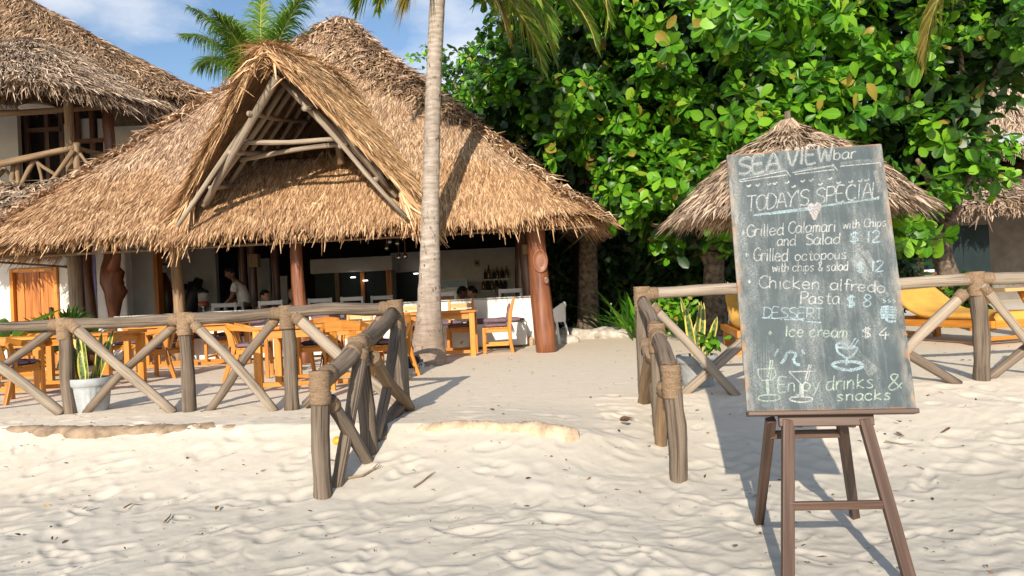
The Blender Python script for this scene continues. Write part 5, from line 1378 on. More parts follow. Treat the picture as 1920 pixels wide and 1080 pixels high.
for py in (432, 478, 515): 
    p0 = W(1690, py, 19.15); p1 = W(1768, py-3, 19.15); m.box(((p0.x+p1.x)/2, 19.23, (p0.z+p1.z)/2), (p1.x-p0.x, .08, .07))
m.build('window_frame', MAT['dark_post'], wn_)
for (x0, y0, x1, y1) in ((1692, 497, 1714, 510), (1729, 505, 1752, 526), (1690, 528, 1712, 545)):
    p0, p1 = W(x0, y1, 19.25), W(x1, y0, 19.25); m = MB(); m.box(((p0.x+p1.x)/2, 19.27, (p0.z+p1.z)/2), (p1.x-p0.x, .03, p1.z-p0.z)); m.build('curtain', MAT['white_wall'], wn_)
# eyebrow window
q = W(1898, 270, 18.3); n_ = 14; m = MB(); vs = []; w2, h2 = .55, .30
for i in range(n_): 
    t_ = -1+2*i/(n_-1); vs.append((q.x+t_*w2, q.y, q.z+h2*(math.cos(t_*math.pi/2)**1.2)))
m.add([(q.x-w2, q.y, q.z-.08)]+vs+[(q.x+w2, q.y, q.z-.08)], [tuple(range(n_+2))][::-1]); m.build('eyebrow_window', MAT['pale_glass'], s2)
m = MB(); m.box((q.x-.02, q.y-.02, q.z+.1), (.03, .03, .36)); m.build('mullion', MAT['pole_wood'], s2)
# old palm-thatch lean-to left of the cottage, in shade
s3, _ = cone_roof('shed_roof', rv, (10.1, 20.4), 1.3, 3.3, 2.2, 6000, 'thatch_old', rngv, .4, .04, 0, .08, 4, 900, .4, 1.0, 40, .2, 0)

# ---------------------------------------------------------------- thatched beach parasol behind the chalkboard
hb = W(1505, 620, 8.5); hb.z = gz(hb.x, hb.y)
hut = thing('thatched_parasol', 'small round grey-brown thatched beach parasol behind the chalkboard', 'parasol', hb)
rngp = np.random.default_rng(99)
s4, pf = cone_roof('roof', hut, (hb.x, 8.6), 1.27, 2.66, 1.74, 17000, 'thatch_grey', rngp, .24, .018, -.10, .04, 2, 3000, .2, 1.0, 60, .09)
T = TH(); n = 500; a = rngp.uniform(0, 6.28, n); x = hb.x+.09*np.cos(a)*rngp.random(n); y = 8.6+.09*np.sin(a)*rngp.random(n)
D = np.stack([np.cos(a), np.sin(a), np.full(n, -1.5)], -1); T.add(*strips(np.stack([x, y, np.full(n, 2.72)], -1), D, np.stack([np.cos(a), np.sin(a), np.full(n, .8)], -1), .3, .022, .04, rngp)); T.build('cap', MAT['thatch_grey'], s4)
m = MB(); m.pole((hb.x, 8.6, hb.z-.1), (hb.x, 8.6, 2.82), .06, .035, .004, 10, 8); m.build('post', MAT['grey_wood'], hut, smooth=True)
for k in range(8):
    a = k*math.pi/4+.2; m = MB(); m.pole((hb.x+.05*math.cos(a), 8.6+.05*math.sin(a), 2.62), (hb.x+1.12*math.cos(a), 8.6+1.12*math.sin(a), 1.74), .02, .016, .01, 7, 5); m.build('rib', MAT['pole_wood'], s4)

# ---------------------------------------------------------------- tables and chairs
g_t = 'orange wooden tables on the terrace'; g_c = 'orange wooden chairs on the terrace'
def make_table(lab, loc, rz, sx=1.2, sy=.78, hgt=.72, beam_low=True):
    root = thing('dining_table', lab, 'table', loc, rz, g_t); root.scale = (1, 1, .90); H = hgt
    m = MB()
    nb = 6
    for i in range(nb): m.box((0, -sy/2+sy*(i+.5)/nb, H-.0175), (sx, sy/nb-.004, .035))
    m.build('tabletop', MAT['orange_wood'], root, origin=(0, 0, 0), bevel=.004)
    a = MB()
    for s in (-1, 1): a.box((0, s*(sy/2-.06), H-.085), (sx-.16, .025, .095)); a.box((s*(sx/2-.07), 0, H-.085), (.025, sy-.14, .095))
    a.build('apron', MAT['orange_wood'], root, origin=(0, 0, 0), bevel=.003)
    for x in (-1, 1):
        for y in (-1, 1):
            l = MB(); l.box((x*(sx/2-.055), y*(sy/2-.055), (H-.04)/2-.03), (.075, .075, H+.02)); l.build('leg', MAT['orange_wood'], root, origin=(0, 0, 0), bevel=.005)
    if beam_low:
        for y in (-1, 1): s_ = MB(); s_.box((0, y*(sy/2-.055), .075), (sx-.19, .045, .05)); s_.build('stretcher', MAT['orange_wood'], root, origin=(0, 0, 0), bevel=.003)
    return root
def cushion(name, sx, sy, th, mat, parent, z, off=(0, 0), tilt=None):
    bm = bmesh.new(); bmesh.ops.create_grid(bm, x_segments=8, y_segments=8, size=.5)
    r = bmesh.ops.extrude_face_region(bm, geom=bm.faces[:]); 
    for v in [e for e in r['geom'] if isinstance(e, bmesh.types.BMVert)]: v.co.z += 1
    for v in bm.verts:
        e = max(abs(v.co.x), abs(v.co.y))*2; rr = 1-.10*(abs(v.co.x*2)*abs(v.co.y*2))**3
        k = math.sqrt(max(0, 1-e**5))
        zz = (v.co.z-.5)*th*(.25+.75*k)*(1+.25*math.sin(v.co.x*9)*math.sin(v.co.y*8))
        v.co = Vector((v.co.x*sx*rr, v.co.y*sy*rr, zz+th/2))
    bmesh.ops.recalc_face_normals(bm, faces=bm.faces[:])
    me = bpy.data.meshes.new(name); bm.to_mesh(me); bm.free()
    o = link(name, me, MAT[mat], parent, True); o.location = (off[0], off[1], z)
    if tilt: o.rotation_euler = tilt
    return o
Z0 = (0, 0, 0)
def make_chair(lab, loc, rz, kind):
    root = thing('dining_chair', lab, 'chair', loc, rz, g_c); root.scale = (.9, .9, .88); ow = MAT['orange_wood']; sh = .43
    m = MB()
    for i in range(5): m.box((0, -.19+.38*(i+.5)/5, sh-.012), (.44, .38/5-.004, .022))
    m.build('seat', ow, root, origin=Z0, bevel=.004)
    m = MB(); 
    for s in (-1, 1): m.box((s*.195, 0, sh-.055), (.024, .36, .06))
    m.box((0, .19, sh-.055), (.36, .024, .06)); m.box((0, -.19, sh-.055), (.36, .024, .06)); m.build('seat_frame', ow, root, origin=Z0, bevel=.003)
    for s in (-1, 1):
        l = MB(); l.beam((s*.205, .205, -.04), (s*.205, .205, sh-.0 if kind == 'straight' else .63), .05, .05, (0, 1, 0)); l.build('leg', ow, root, origin=Z0, bevel=.008)
        l = MB()
        if kind == 'straight': l.sweep([(s*.205, -.25, -.04), (s*.205, -.215, .2), (s*.205, -.21, sh), (s*.205, -.235, .66), (s*.205, -.30, .90)], .042, [.055, .055, .07, .06, .045], (0, 1, 0))
        else: l.sweep([(s*.205, -.36, -.04), (s*.205, -.27, .22), (s*.205, -.215, sh), (s*.21, -.25, .62), (s*.215, -.30, .70)], .045, [.045, .06, .085, .07, .05], (0, 1, 0))
        l.build('leg', ow, root, origin=Z0, bevel=.008)
    if kind == 'straight':
        for z_, y_, mt in ((.80, -.275, 'slat_wood'), (.70, -.25, 'slat_wood')):
            m = MB(); m.box((0, y_, z_), (.37, .022, .085)); m.build('back_rail', MAT[mt], root, origin=Z0, bevel=.004)
        m = MB(); m.box((0, .0, .16), (.02, .40, .035)); 
        for s in (-1, 1): m.box((s*.205, 0, .14), (.024, .37, .035))
        m.build('stretcher', ow, root, origin=Z0, bevel=.003)
        c = cushion('cushion', .44, .42, .055, 'purple_cloth', root, sh)
    else:
        m = MB(); pts = [(-.23, .22, .635), (-.245, .05, .655), (-.235, -.14, .695), (-.17, -.275, .72), (0, -.325, .735), (.17, -.275, .72), (.235, -.14, .695), (.245, .05, .655), (.23, .22, .635)]
        m.sweep(pts, [.05, .045, .035, .03, .03, .03, .035, .045, .05], [.03, .04, .07, .10, .115, .10, .07, .04, .03]); m.build('crest_rail', ow, root, origin=Z0, bevel=.006)
        m = MB()
        for x_ in (-.09, .09): m.beam((x_, -.205, sh), (x_*1.1, -.30, .70), .07, .018, (0, 1, 0))
        m.build('back_slat', ow, root, origin=Z0, bevel=.004)
        c = cushion('cushion', .44, .42, .06, 'patch_cloth', root, sh)
    m = MB()
    for s in (-1, 1):
        m.tube([(s*.19, -.2, .03), (s*.225, -.245, .02), (s*.235, -.25, -.06), (s*.25, -.27, -.12)], [.008, .012, .007, .005], 6)
        m.tube([(s*.225, -.245, .02), (s*.21, -.27, -.05), (s*.215, -.29, -.10)], [.01, .007, .005], 6)
    m.build('tie', MAT['purple_cloth' if kind == 'straight' else 'dark_cloth'], c, origin=Z0)
    return root
def at(px, d): 
    q = W(px, 650, d); return (q.x, d, gz(q.x, d))
T_ = [('near orange table at the left edge behind the fence', 28, 8.75, -.06, 1.15, .78), ('orange table directly behind the potted snake plant at the left fence', 172, 8.85, -.07, .92, .80),
      ('orange table behind the fence section left of the sloping rail', 603, 7.85, .02, 1.22, .80), ('long orange table by the white half wall, between the left fence posts', 355, 11.15, 0, 1.65, .70),
      ('orange table half hidden behind the tall palm trunk', 818, 10.85, 0, 1.22, .74), ('far orange table in front of the annex door', 40, 10.4, 0, 1.3, .75)]
for (lb, px, d, rz, sx, sy) in T_: make_table(lb, at(px, d), rz, sx, sy)
q = 'orange chair '
cs = make_chair('orange chair with a purple cushion seen side-on beside the varnished corner post', at(933, 10.95), math.pi/2, 'straight')
cushion('backrest_cushion', .40, .30, .05, 'purple_cloth', cs, .66, (0, -.225), (math.radians(-80), 0, 0))
S_ = [('orange chair facing out between the palm trunk and the half wall table', 866, 11.52, math.pi), ('orange chair peeping out left of the palm trunk base', 770, 11.52, math.pi),
      ('orange chair with a striped back against the half wall above the sloping rail', 672, 11.35, math.pi), ('orange chair behind the left end of the long half-wall table', 243, 11.5, math.pi),
      ('orange chair behind the middle of the long half-wall table', 418, 11.55, math.pi), ('orange chair pushed in behind the far annex table', 60, 11.2, math.pi),
      ('orange chair behind the long table, second from its left end', 330, 11.6, math.pi)]
ch0 = None
for (lb, px, d, rz) in S_:
    if ch0 is None: ch0 = make_chair(lb, at(px, d), rz, 'straight')
    else: dup(ch0, at(px, d), rz, lb)
B_ = [('curved-back orange chair facing left between the first two tables', 300, 9.7, math.radians(82)), ('curved-back orange chair with a checked cushion facing right towards the middle table', 474, 9.0, math.radians(-80)),
      ('curved-back orange chair seen from behind, nearest the sloping rail', 652, 7.15, math.radians(4)), ('curved-back orange chair facing left at the right end of the middle table', 722, 8.2, math.radians(78)),
      ('curved-back orange chair seen from behind at the left edge of the photo', 22, 7.85, math.radians(-8)), ('curved-back orange chair tucked behind the middle table', 600, 8.75, math.radians(176))]
ch1 = None
for (lb, px, d, rz) in B_:
    if ch1 is None: ch1 = make_chair(lb, at(px, d), rz, 'curved')
    else: dup(ch1, at(px, d), rz, lb)
# bench cushions along the half wall
gb = 'purple cushions on the bench along the half wall'
def bpad(lb, px0, px1, z, y, sy, th, tilt=0, cat='cushion'):
    a, b = W(px0, 600, y).x, W(px1, 600, y).x
    o = cushion('bench_cushion', b-a, sy, th, 'purple_cloth', None, 0); o.location = ((a+b)/2, y, z); o.rotation_euler = (tilt, 0, 0); tag(o, lb, cat, gb)
for (px0, px1, lb) in ((235, 395, 'flat purple seat pad at the left end of the bench'), (398, 575, 'flat purple seat pad in the middle of the bench'), (578, 745, 'flat purple seat pad on the bench above the sloping rail'), (748, 868, 'flat purple seat pad on the bench behind the palm trunk'), (870, 984, 'flat purple seat pad at the right end of the bench')):
    bpad(lb, px0, px1, .445, 11.93, .29, .075)
bpad('upright purple back cushion leaning on the half wall right of the red post', 584, 652, .72, 12.05, .22, .07, math.radians(68))
bpad('upright purple back cushion leaning on the half wall near its left end', 420, 500, .70, 12.05, .2, .07, math.radians(68))
o = cushion('bench_cushion', .22, .22, .07, 'dark_cloth', None, 0); p_ = W(660, 600, 12.05); o.location = (p_.x, 12.04, .72); o.rotation_euler = (math.radians(68), 0, 0); tag(o, 'small dark back cushion beside the upright purple one', 'cushion', gb)
# white chairs inside
g_w = 'white chairs inside the restaurant'
def white_chair(lb, px, d, rz):
    x, y, z = at(px, d); root = thing('indoor_chair', lb, 'chair', (x, y, FL), rz, g_w); root.scale = (.92, .92, .93); wp = MAT['white_paint']
    m = MB(); m.box((0, 0, .44), (.44, .42, .03)); m.build('seat', wp, root, origin=Z0, bevel=.006)
    for s in (-1, 1):
        l = MB(); l.box((s*.195, .18, .22), (.04, .04, .43)); l.build('leg', wp, root, origin=Z0, bevel=.005)
        l = MB(); l.sweep([(s*.195, -.23, 0), (s*.195, -.2, .45), (s*.20, -.27, 1.0)], .045, .045, (0, 1, 0)); l.build('leg', wp, root, origin=Z0, bevel=.005)
    m = MB(); m.box((0, -.265, .955), (.36, .024, .075)); m.box((0, -.235, .74), (.36, .022, .20)); m.build('backrest', wp, root, origin=Z0, bevel=.005)
    return root
wc = [('white indoor chair beside the man in the white t-shirt', 424, 13.2, .35), ('white indoor chair next to the seated man in the dark shirt', 458, 13.6, -.3), ('white indoor chair in front of the fair-haired guest', 517, 12.95, .1), ('white indoor chair right of the red post', 604, 13.2, .25), ('white indoor chair centred below the kitchen windows', 671, 13.3, -.05), ('white indoor chair left of the palm trunk, below the kitchen glass', 722, 13.9, .1), ('white indoor chair right of the palm trunk, in front of the blue counter', 838, 13.0, .1), ('white indoor chair beside the dark inner post at the end of the bar', 966, 13.0, -.15)]
w0 = None
for (lb, px, d, rz) in wc:
    if w0 is None: w0 = white_chair(lb, px, d, rz)
    else: x, y, z = at(px, d); dup(w0, (x, y, FL), rz, lb)
# plastic chair behind the corner post
b = W(1040, 640, 12.3); b.z = gz(b.x, b.y)
pc = thing('plastic_chair', 'white plastic chair half hidden behind the varnished corner post', 'chair', b, math.radians(60)); pc.scale = (.85, .85, .85)
m = MB(); m.lathe([(.02, .40), (.22, .41), (.235, .43), (.2, .425), (.02, .415)], Z0, 20); m.build('seat', MAT['white_paint'], pc, origin=Z0, smooth=True)
m = MB(); pts = [(.24*math.sin(a), -.24*math.cos(a), .78-.12*abs(a)**1.4) for a in np.linspace(-1.7, 1.7, 15)]; m.tube(pts, .022, 8); m.build('back_rim', MAT['white_paint'], pc, origin=Z0, smooth=True)
m = MB(); n = 11; vs = []; fs = []
for a in np.linspace(-1.1, 1.1, n): vs += [(.235*math.sin(a), -.235*math.cos(a), .42), (.245*math.sin(a), -.245*math.cos(a), .78-.12*abs(a)**1.4)]
for i in range(n-1): fs.append((2*i, 2*i+1, 2*i+3, 2*i+2))
m.add(vs, fs); m.build('backrest', MAT['white_paint'], pc, origin=Z0, smooth=True)
for s in (-1, 1):
    for t_ in (-1, 1): m = MB(); m.beam((s*.17, t_*.15, .41), (s*.23, t_*.22, -.01), .04, .03); m.build('leg', MAT['white_paint'], pc, origin=Z0)

# ---------------------------------------------------------------- sun loungers
g_l = 'yellow sun loungers on the right'
def lounger(lb, loc, rz):
    root = thing('sun_lounger', lb, 'sun lounger', loc, rz, g_l); ow = MAT['orange_wood']    # long axis +x, head at -x
    m = MB()
    for s in (-1, 1): m.box((0, s*.31, .30), (1.95, .045, .10))
    m.box((.96, 0, .30), (.045, .57, .10)); m.box((-.95, 0, .30), (.045, .57, .10)); m.build('frame', ow, root, origin=Z0, bevel=.005)
    for x in (-.62, .80):
        for s in (-1, 1): l = MB(); l.box((x, s*.30, .12), (.075, .06, .27)); l.build('leg', ow, root, origin=Z0, bevel=.005)
    
    for x in (.80, -.62): m = MB(); m.box((x, 0, .09), (.04, .53, .05)); m.build('stretcher', ow, root, origin=Z0, bevel=.004)
    path = [(.97, .40), (.5, .40), (.02, .405), (-.14, .44), (-.30, .53), (-.60, .78), (-.80, .98)]
    vs = []; fs = []; th = .07; n = len(path); pr = 10
    for i, (x, z) in enumerate(path):
        T = Vector((path[min(i+1, n-1)][0]-path[max(i-1, 0)][0], 0, path[min(i+1, n-1)][1]-path[max(i-1, 0)][1])).normalized(); N = Vector((T.z, 0, -T.x)); N = N if N.z > 0 else -N
        for k in range(pr):
            a = 2*math.pi*k/pr; cy = math.cos(a); sy = math.sin(a)
            vs.append(Vector((x, .30*math.copysign(abs(cy)**.35, cy), z))+N*(th*math.copysign(abs(sy)**.6, sy)))
    for i in range(n-1):
        for k in range(pr): fs.append((i*pr+k, i*pr+(k+1) % pr, (i+1)*pr+(k+1) % pr, (i+1)*pr+k))
    fs += [tuple(range(pr)), tuple((n-1)*pr+k for k in range(pr))][::1]
    m = MB(); m.add(vs, fs); m.build('mattress', MAT['mattress'], root, origin=Z0, smooth=True, sub=2)
    
    for s in (-1, 1): m = MB(); m.beam((-.5, s*.25, .33), (-.62, s*.25, .70), .03, .03); m.build('back_prop', ow, root, origin=Z0)
    return root
x, y, z = at(1785, 9.3); l0 = lounger('yellow-cushioned wooden sun lounger right of the chalkboard', (x, y, z), math.radians(-75)); l0.scale = (1, 1.3, .82)
x, y, z = at(1432, 9.6); dup(l0, (x, y, z), math.radians(-100), 'yellow-cushioned sun lounger mostly hidden behind the left edge of the chalkboard')
# small side table behind the right fence post
x, y, z = at(1892, 10.6)
st_ = thing('side_table', 'rough log side table behind the lounger at the right edge', 'table', (x, y, z))
m = MB(); m.box((0.05, 0, .56), (1.2, .5, .05)); m.build('tabletop', MAT['slat_wood'], st_, origin=Z0, bevel=.01)
for a_, b_ in ((-.35, 1), (.35, 1)):
    m = MB(); m.pole((a_-.16, 0, -.02), (a_+.12, 0, .54), .05, .045, .02); m.build('leg', MAT['orange_wood'], st_, origin=Z0, smooth=True); m = MB(); m.pole((a_+.16, .03, -.02), (a_-.12, .03, .54), .05, .045, .02); m.build('leg', MAT['orange_wood'], st_, origin=Z0, smooth=True)
# ---------------------------------------------------------------- potted snake plants
def snake_pot(lb, px, py, d, r0, r1, h, mat, flute, nl, Lh, seed):
    r = np.random.default_rng(seed); b = W(px, py, d); b.z = gz(b.x, b.y)
    root = thing('potted_snake_plant', lb, 'potted plant', b)
    m = MB(); prof = [(r0*.95, -.02), (r0, 0)]+[(r0+(r1-r0)*t, h*t) for t in np.linspace(.06, .74, 9)]+[(r1*1.0, h*.76), (r1*1.06, h*.80), (r1*1.08, h*.98), (r1*1.05, h), (r1*.96, h), (r1*.93, h*.9), (r1*.9, h*.86)]
    m.lathe(prof, b, 64, flute, h*.05, h*.73); p_ = m.build('pot', MAT[mat], root, smooth=True)
    m = MB(); m.lathe([(r1*.93, h*.85), (r1*.93, h*.88)], b, 24); m.build('soil', MAT['soil'], root)
    T = TH(); az = r.uniform(0, 6.28, nl); rad = r.uniform(.0, r1*.55, nl)
    P = np.stack([b.x+rad*np.cos(az), b.y+rad*np.sin(az), np.full(nl, b.z+h*.86)], -1)
    D = np.stack([np.cos(az)*.22+r.normal(0, .10, nl), np.sin(az)*.22+r.normal(0, .10, nl), np.ones(nl)], -1)
    a2 = r.uniform(-.8, .8, nl); N = np.stack([np.sin(a2), -np.cos(a2), np.full(nl, .1)], -1)
    LL = Lh*r.uniform(.55, 1.1, nl)
    T.add(*leaf_mesh(P, D, N, LL, r.uniform(.05, .075, nl), r, .35, .04, (0, .15, .35, .55, .75, .9, 1), (.55, .8, 1, 1, .85, .5, .05)))
    T.build('leaves', MAT['snake_leaf'], root)
    return root
snake_pot('fluted white pot of snake plant behind the left fence', 172, 770, 6.75, .135, .172, .30, 'pot_white', 22, 13, .50, 3)
sp = snake_pot('grey cement pot of tall yellow-edged snake plant behind the right fence', 1310, 738, 6.45, .125, .165, .27, 'pot_grey', 0, 8, .52, 12)
T = TH(); r = np.random.default_rng(2); b = W(1335, 650, 6.4); T.add(*scatter_leaves((b.x, 6.4, .36), (.12, .1, .1), 26, r, (.07, .12))); T.build('small_leaves', MAT['almond_leaf'], sp)

# ---------------------------------------------------------------- things on the sand
q = G(633, 832); m = MB(); 
bm = bmesh.new(); bmesh.ops.create_uvsphere(bm, u_segments=20, v_segments=14, radius=1)
for v in bm.verts: v.co = Vector((v.co.x*.038*(1+.15*v.co.x), v.co.y*.030, v.co.z*.028))
me = bpy.data.meshes.new('mango'); bm.to_mesh(me); bm.free()
mg = link('mango', me, MAT['mango'], None, True, loc=(q.x, q.y, q.z+.02)); tag(mg, 'fallen yellow mango on the sand behind the near left fence post', 'fruit')
# flood light at the palm foot
q = W(771, 672, 9.2); q.z = gz(q.x, q.y)
fl_ = thing('flood_light', 'black garden flood light lying at the foot of the tall palm', 'lamp', q, math.radians(-10))
m = MB(); m.box((0, 0, .085), (.22, .05, .13)); m.build('housing', MAT['black'], fl_, origin=Z0, bevel=.01)
m = MB(); m.box((0, -.028, .085), (.19, .006, .10)); m.build('glass', MAT['dark_glass'], fl_, origin=Z0)
m = MB(); m.sweep([(-.125, 0, .09), (-.125, .02, .01), (.125, .02, .01), (.125, 0, .09)], .02, .008, (0, 1, 0)); m.build('bracket', MAT['black'], fl_, origin=Z0)
q = G(787, 690); m = MB(); m.lathe([(.03, 0), (.037, .07), (.035, .07), (.028, .005)], Z0, 16); o = m.build('plastic_cup', MAT['white_paint'], origin=Z0, smooth=True); o.location = (q.x, q.y, q.z+.03); o.rotation_euler = (1.4, 0, .5); tag(o, 'crumpled white cup on the sand beside the flood light', 'cup')
# twigs
def twig(lb, pts_px, r0, forks=()):
    P = [G(*p) for p in pts_px]; m = MB(); P = [p+Vector((0, 0, .018)) for p in P]
    m.tube(P, np.linspace(r0, r0*.3, len(P)), 6)
    for f in forks: Q_ = [G(*p)+Vector((0, 0, .022)) for p in f]; m.tube(Q_, np.linspace(r0*.6, r0*.2, len(Q_)), 6)
    o = m.build('twig', MAT['pole_wood'], origin=P[0]); tag(o, lb, 'twig', 'dry twigs on the sand')
twig('forked dry twig on the sand in the middle of the path', [(776, 919), (790, 910), (803, 900), (816, 890)], .006, [[(795, 907), (808, 896), (815, 892)]])
twig('dark dry twig lying at the foot of the near left fence post', [(652, 902), (680, 897), (700, 885), (716, 878)], .008, [[(700, 885), (712, 873)]])
twig('thin dry twig in the left foreground sand', [(232, 958), (246, 950), (262, 951)], .006)
twig('crooked dry twig in the lower left foreground sand', [(308, 985), (318, 975), (321, 968)], .006)
twig('thin dry twig on the sand right of the easel', [(1660, 832), (1690, 838), (1712, 836)], .004)
twig('short twig on the sand left of the sloping rail post', [(616, 866), (626, 868), (634, 874)], .006)
def leaf_thing(lb, px, py, L, seed):
    r = np.random.default_rng(seed); q = G(px, py); T = TH(); a = r.uniform(0, 6.28)
    T.add(*leaf_mesh(np.array([[q.x, q.y, q.z+.02]]), np.array([[math.cos(a), math.sin(a), .1]]), np.array([[0, -.2, 1.0]]), np.array([L]), np.array([L*.5]), r, .5, -.15))
    V, Q, u = T.V[0], T.Q[0], T.u[0]; tag(npmesh('dry_leaf', V, Q, MAT['litter'], None, False, u), lb, 'dry leaf', 'dry leaves on the sand')
for i, (px, py, L, lb) in enumerate(((1688, 797, .07, 'curled dark dry leaf on the sand right of the easel top'), (1765, 816, .06, 'dark dry leaf on the sand furthest right of the easel'), (1697, 824, .06, 'reddish dry leaf on the sand just right of the easel leg'), (1165, 795, .13, 'brown dry leaf in the litter beside the right fence'), (1190, 790, .11, 'orange dry leaf in the litter beside the right fence'), (1219, 786, .07, 'bright orange dry leaf against the right fence post'), (1372, 1030, .035, 'small brown leaf on the sand left of the front easel leg'), (405, 963, .05, 'dark red leaf on the sand in the left foreground'), (152, 962, .06, 'dark seaweed clump on the sand in the left foreground'))):
    leaf_thing(lb, px, py, L, 200+i)
# scattered flecks
r = np.random.default_rng(77); n = 2000
y = 2.7+r.random(n)**1.2*7.5; x = (r.random(n)*2-1)*y*.72; z = gh(x, y)
X_, Y_ = x, y; dd, low = sand_detail(X_, Y_)
P = np.stack([x, y, z+dd+.012], -1); a = r.uniform(0, 6.28, n); D = np.stack([np.cos(a), np.sin(a), r.normal(0, .12, n)], -1)
LL = r.gamma(1.4, .009, n)+.005; lw = LL*r.uniform(.12, .5, n)
V, Q, u = leaf_mesh(P, D, np.tile([0, 0, 1.0], (n, 1))+r.normal(0, .3, (n, 3)), LL, lw, r)
tag(npmesh('leaf_litter', V, Q, MAT['litter'], None, False, u, origin=(0, 5, 0)), kind='stuff')
tag(bpy.data.objects['leaf_litter'], 'small dark flecks of leaf and twig scattered over the sand', 'leaf litter')

# ---------------------------------------------------------------- restaurant fittings
g_b = 'wooden box lamps under the thatch'
for (px, py, d, s, lb) in ((352, 455, 11.3, .15, 'wooden box lamp at the top of the plain post'), (476, 489, 13.6, .19, 'wooden box lamp hanging on the dark posts left of the red post'), (1000, 414, 10.75, .13, 'wooden box lamp at the top left of the varnished corner post'), (986, 468, 12.4, .13, 'wooden box lamp on the dark post above the bar wall'), (974, 493, 14.6, .15, 'dim wooden box lamp at the corner of the bar wall')):
    q = W(px, py, d); root = thing('box_lamp', lb, 'lamp', q, 0, g_b)
    m = MB(); m.box((0, 0, 0), (s, s*.8, s*1.25)); m.build('box', MAT['pole_wood' if px != 974 else 'dark_post'], root, origin=Z0, bevel=.006)
    m = MB(); m.tube([(0, 0, s*.6), (0, 0, s*.6+.25)], .006, 6); m.build('cord', MAT['black'], root, origin=Z0)
g_p = 'glass pendant bulbs under the thatch'
for i, (px, py, lb) in enumerate(((725, 464, 'leftmost hanging glass bulb left of the palm trunk'), (731, 452, 'glass bulb hanging highest left of the palm trunk'), (745, 455, 'glass bulb hanging in the middle of the cluster left of the palm'), (748, 482, 'lowest hanging glass bulb left of the palm trunk'), (760, 480, 'hanging glass bulb closest to the palm trunk'))):
    q = W(px, py, 13.2); root = thing('pendant_bulb', lb, 'lamp', q, 0, g_p)
    m = MB(); m.tube([(0, 0, .05), (0, 0, 1.1)], .007, 6); m.build('cord', MAT['pole_wood'], root, origin=Z0)
    m = MB(); m.lathe([(.002, -.06), (.03, -.045), (.042, -.01), (.032, .025), (.018, .05), (.015, .07)], Z0, 12); m.build('bulb', MAT['metal'], root, origin=Z0, smooth=True)
t = NT('lit_reflection'); t.p.inputs['Emission Color'].default_value = (1, .97, .9, 1); t.p.inputs['Emission Strength'].default_value = 2.2; MAT['lit'] = t.m
g_k = 'reflected ceiling spots at the kitchen windows'
for (px, py, lb) in ((662, 520, 'glowing disc for a ceiling spot reflected left of the kitchen window post'), (685, 526, 'glowing disc for a ceiling spot reflected right of the kitchen window post'), (780, 513, 'glowing disc for a spot reflected above the serving window beside the palm trunk')):
    q = W(px, py, 15.55 if px < 700 else 16.2); m = MB(); m.lathe([(.05, -.012), (.055, 0), (.05, .012)], Z0, 16); o = m.build('spot_reflection', MAT['lit'], origin=Z0); o.location = q; tag(o, lb, 'lamp', g_k)  # glowing discs stand in for ceiling spots reflected in the glass
# bar shelves, bottles
g_s = 'glass shelves behind the bar'
q0, q1 = W(907, 524, 16.3), W(953, 523, 16.3)
SH = []
for (x0, x1, py, lb) in ((906, 954, 524, 'upper bar shelf holding dark bottles'), (902, 952, 545, 'lower bar shelf holding bottles and glasses')):
    a, b = W(x0, py, 16.3), W(x1, py, 16.3); m = MB(); m.box(((a.x+b.x)/2, 16.3, (a.z+b.z)/2), (b.x-a.x, .22, .025)); tag(m.build('bar_shelf', MAT['white_paint'], bevel=.003, origin=((a.x+b.x)/2, 16.3, a.z)), lb, 'shelf', g_s); SH.append((a, b))
def bottle(lb, p, h, mat):
    root = thing('bottle', lb, 'bottle', p, 0, 'bottles on the bar shelves')
    m = MB(); m.lathe([(.034, 0), (.036, .02), (.036, h*.58), (.03, h*.68), (.013, h*.78), (.012, h*.94)], Z0, 12); m.build('glass', MAT[mat], root, origin=Z0, smooth=True)
    m = MB(); m.lathe([(.014, h*.93), (.014, h)], Z0, 8); m.build('cap', MAT['black'], root, origin=Z0)
t = NT('bottle_amber'); t.col((.12, .05, .02)); t.rough(.12); MAT['amber'] = t.m
k = 0
names = ['first', 'second', 'third', 'fourth', 'fifth', 'sixth', 'seventh']
for si, (a, b) in enumerate(SH):
    for i in range(6):
        f = (i+.5)/6+random.uniform(-.03, .03); p = a+(b-a)*f
        bottle('%s bar bottle, %s from the left on the %s shelf' % (['dark', 'amber'][(i+si) % 2], names[i], ['upper', 'lower'][si]), (p.x, 16.27, p.z+.013), random.uniform(.20, .31), ['dark_glass', 'amber'][(i+si) % 2])
# wall speaker, switch
q = W(894, 493, 16.3); root = thing('wall_speaker', 'small grey speaker on the bar wall above the shelves', 'speaker', (q.x, 16.38, q.z)); m = MB(); m.box((0, 0, 0), (.11, .06, .15)); m.build('cabinet', MAT['cement_base'], root, origin=Z0, bevel=.006); m = MB(); m.lathe([(.04, 0), (.03, .004), (.002, .006)], Z0, 16)
for i, v in enumerate(m.v): m.v[i] = (v[0], -.03-v[2], v[1])
m.build('cone', MAT['black'], root, origin=Z0)
q = W(1000, 536, 12.45); m = MB(); m.box((q.x, 12.42, q.z), (.06, .03, .095)); tag(m.build('switch_box', MAT['white_paint'], bevel=.01, origin=q), 'white switch box on the dark inner post beside the bar', 'switch')
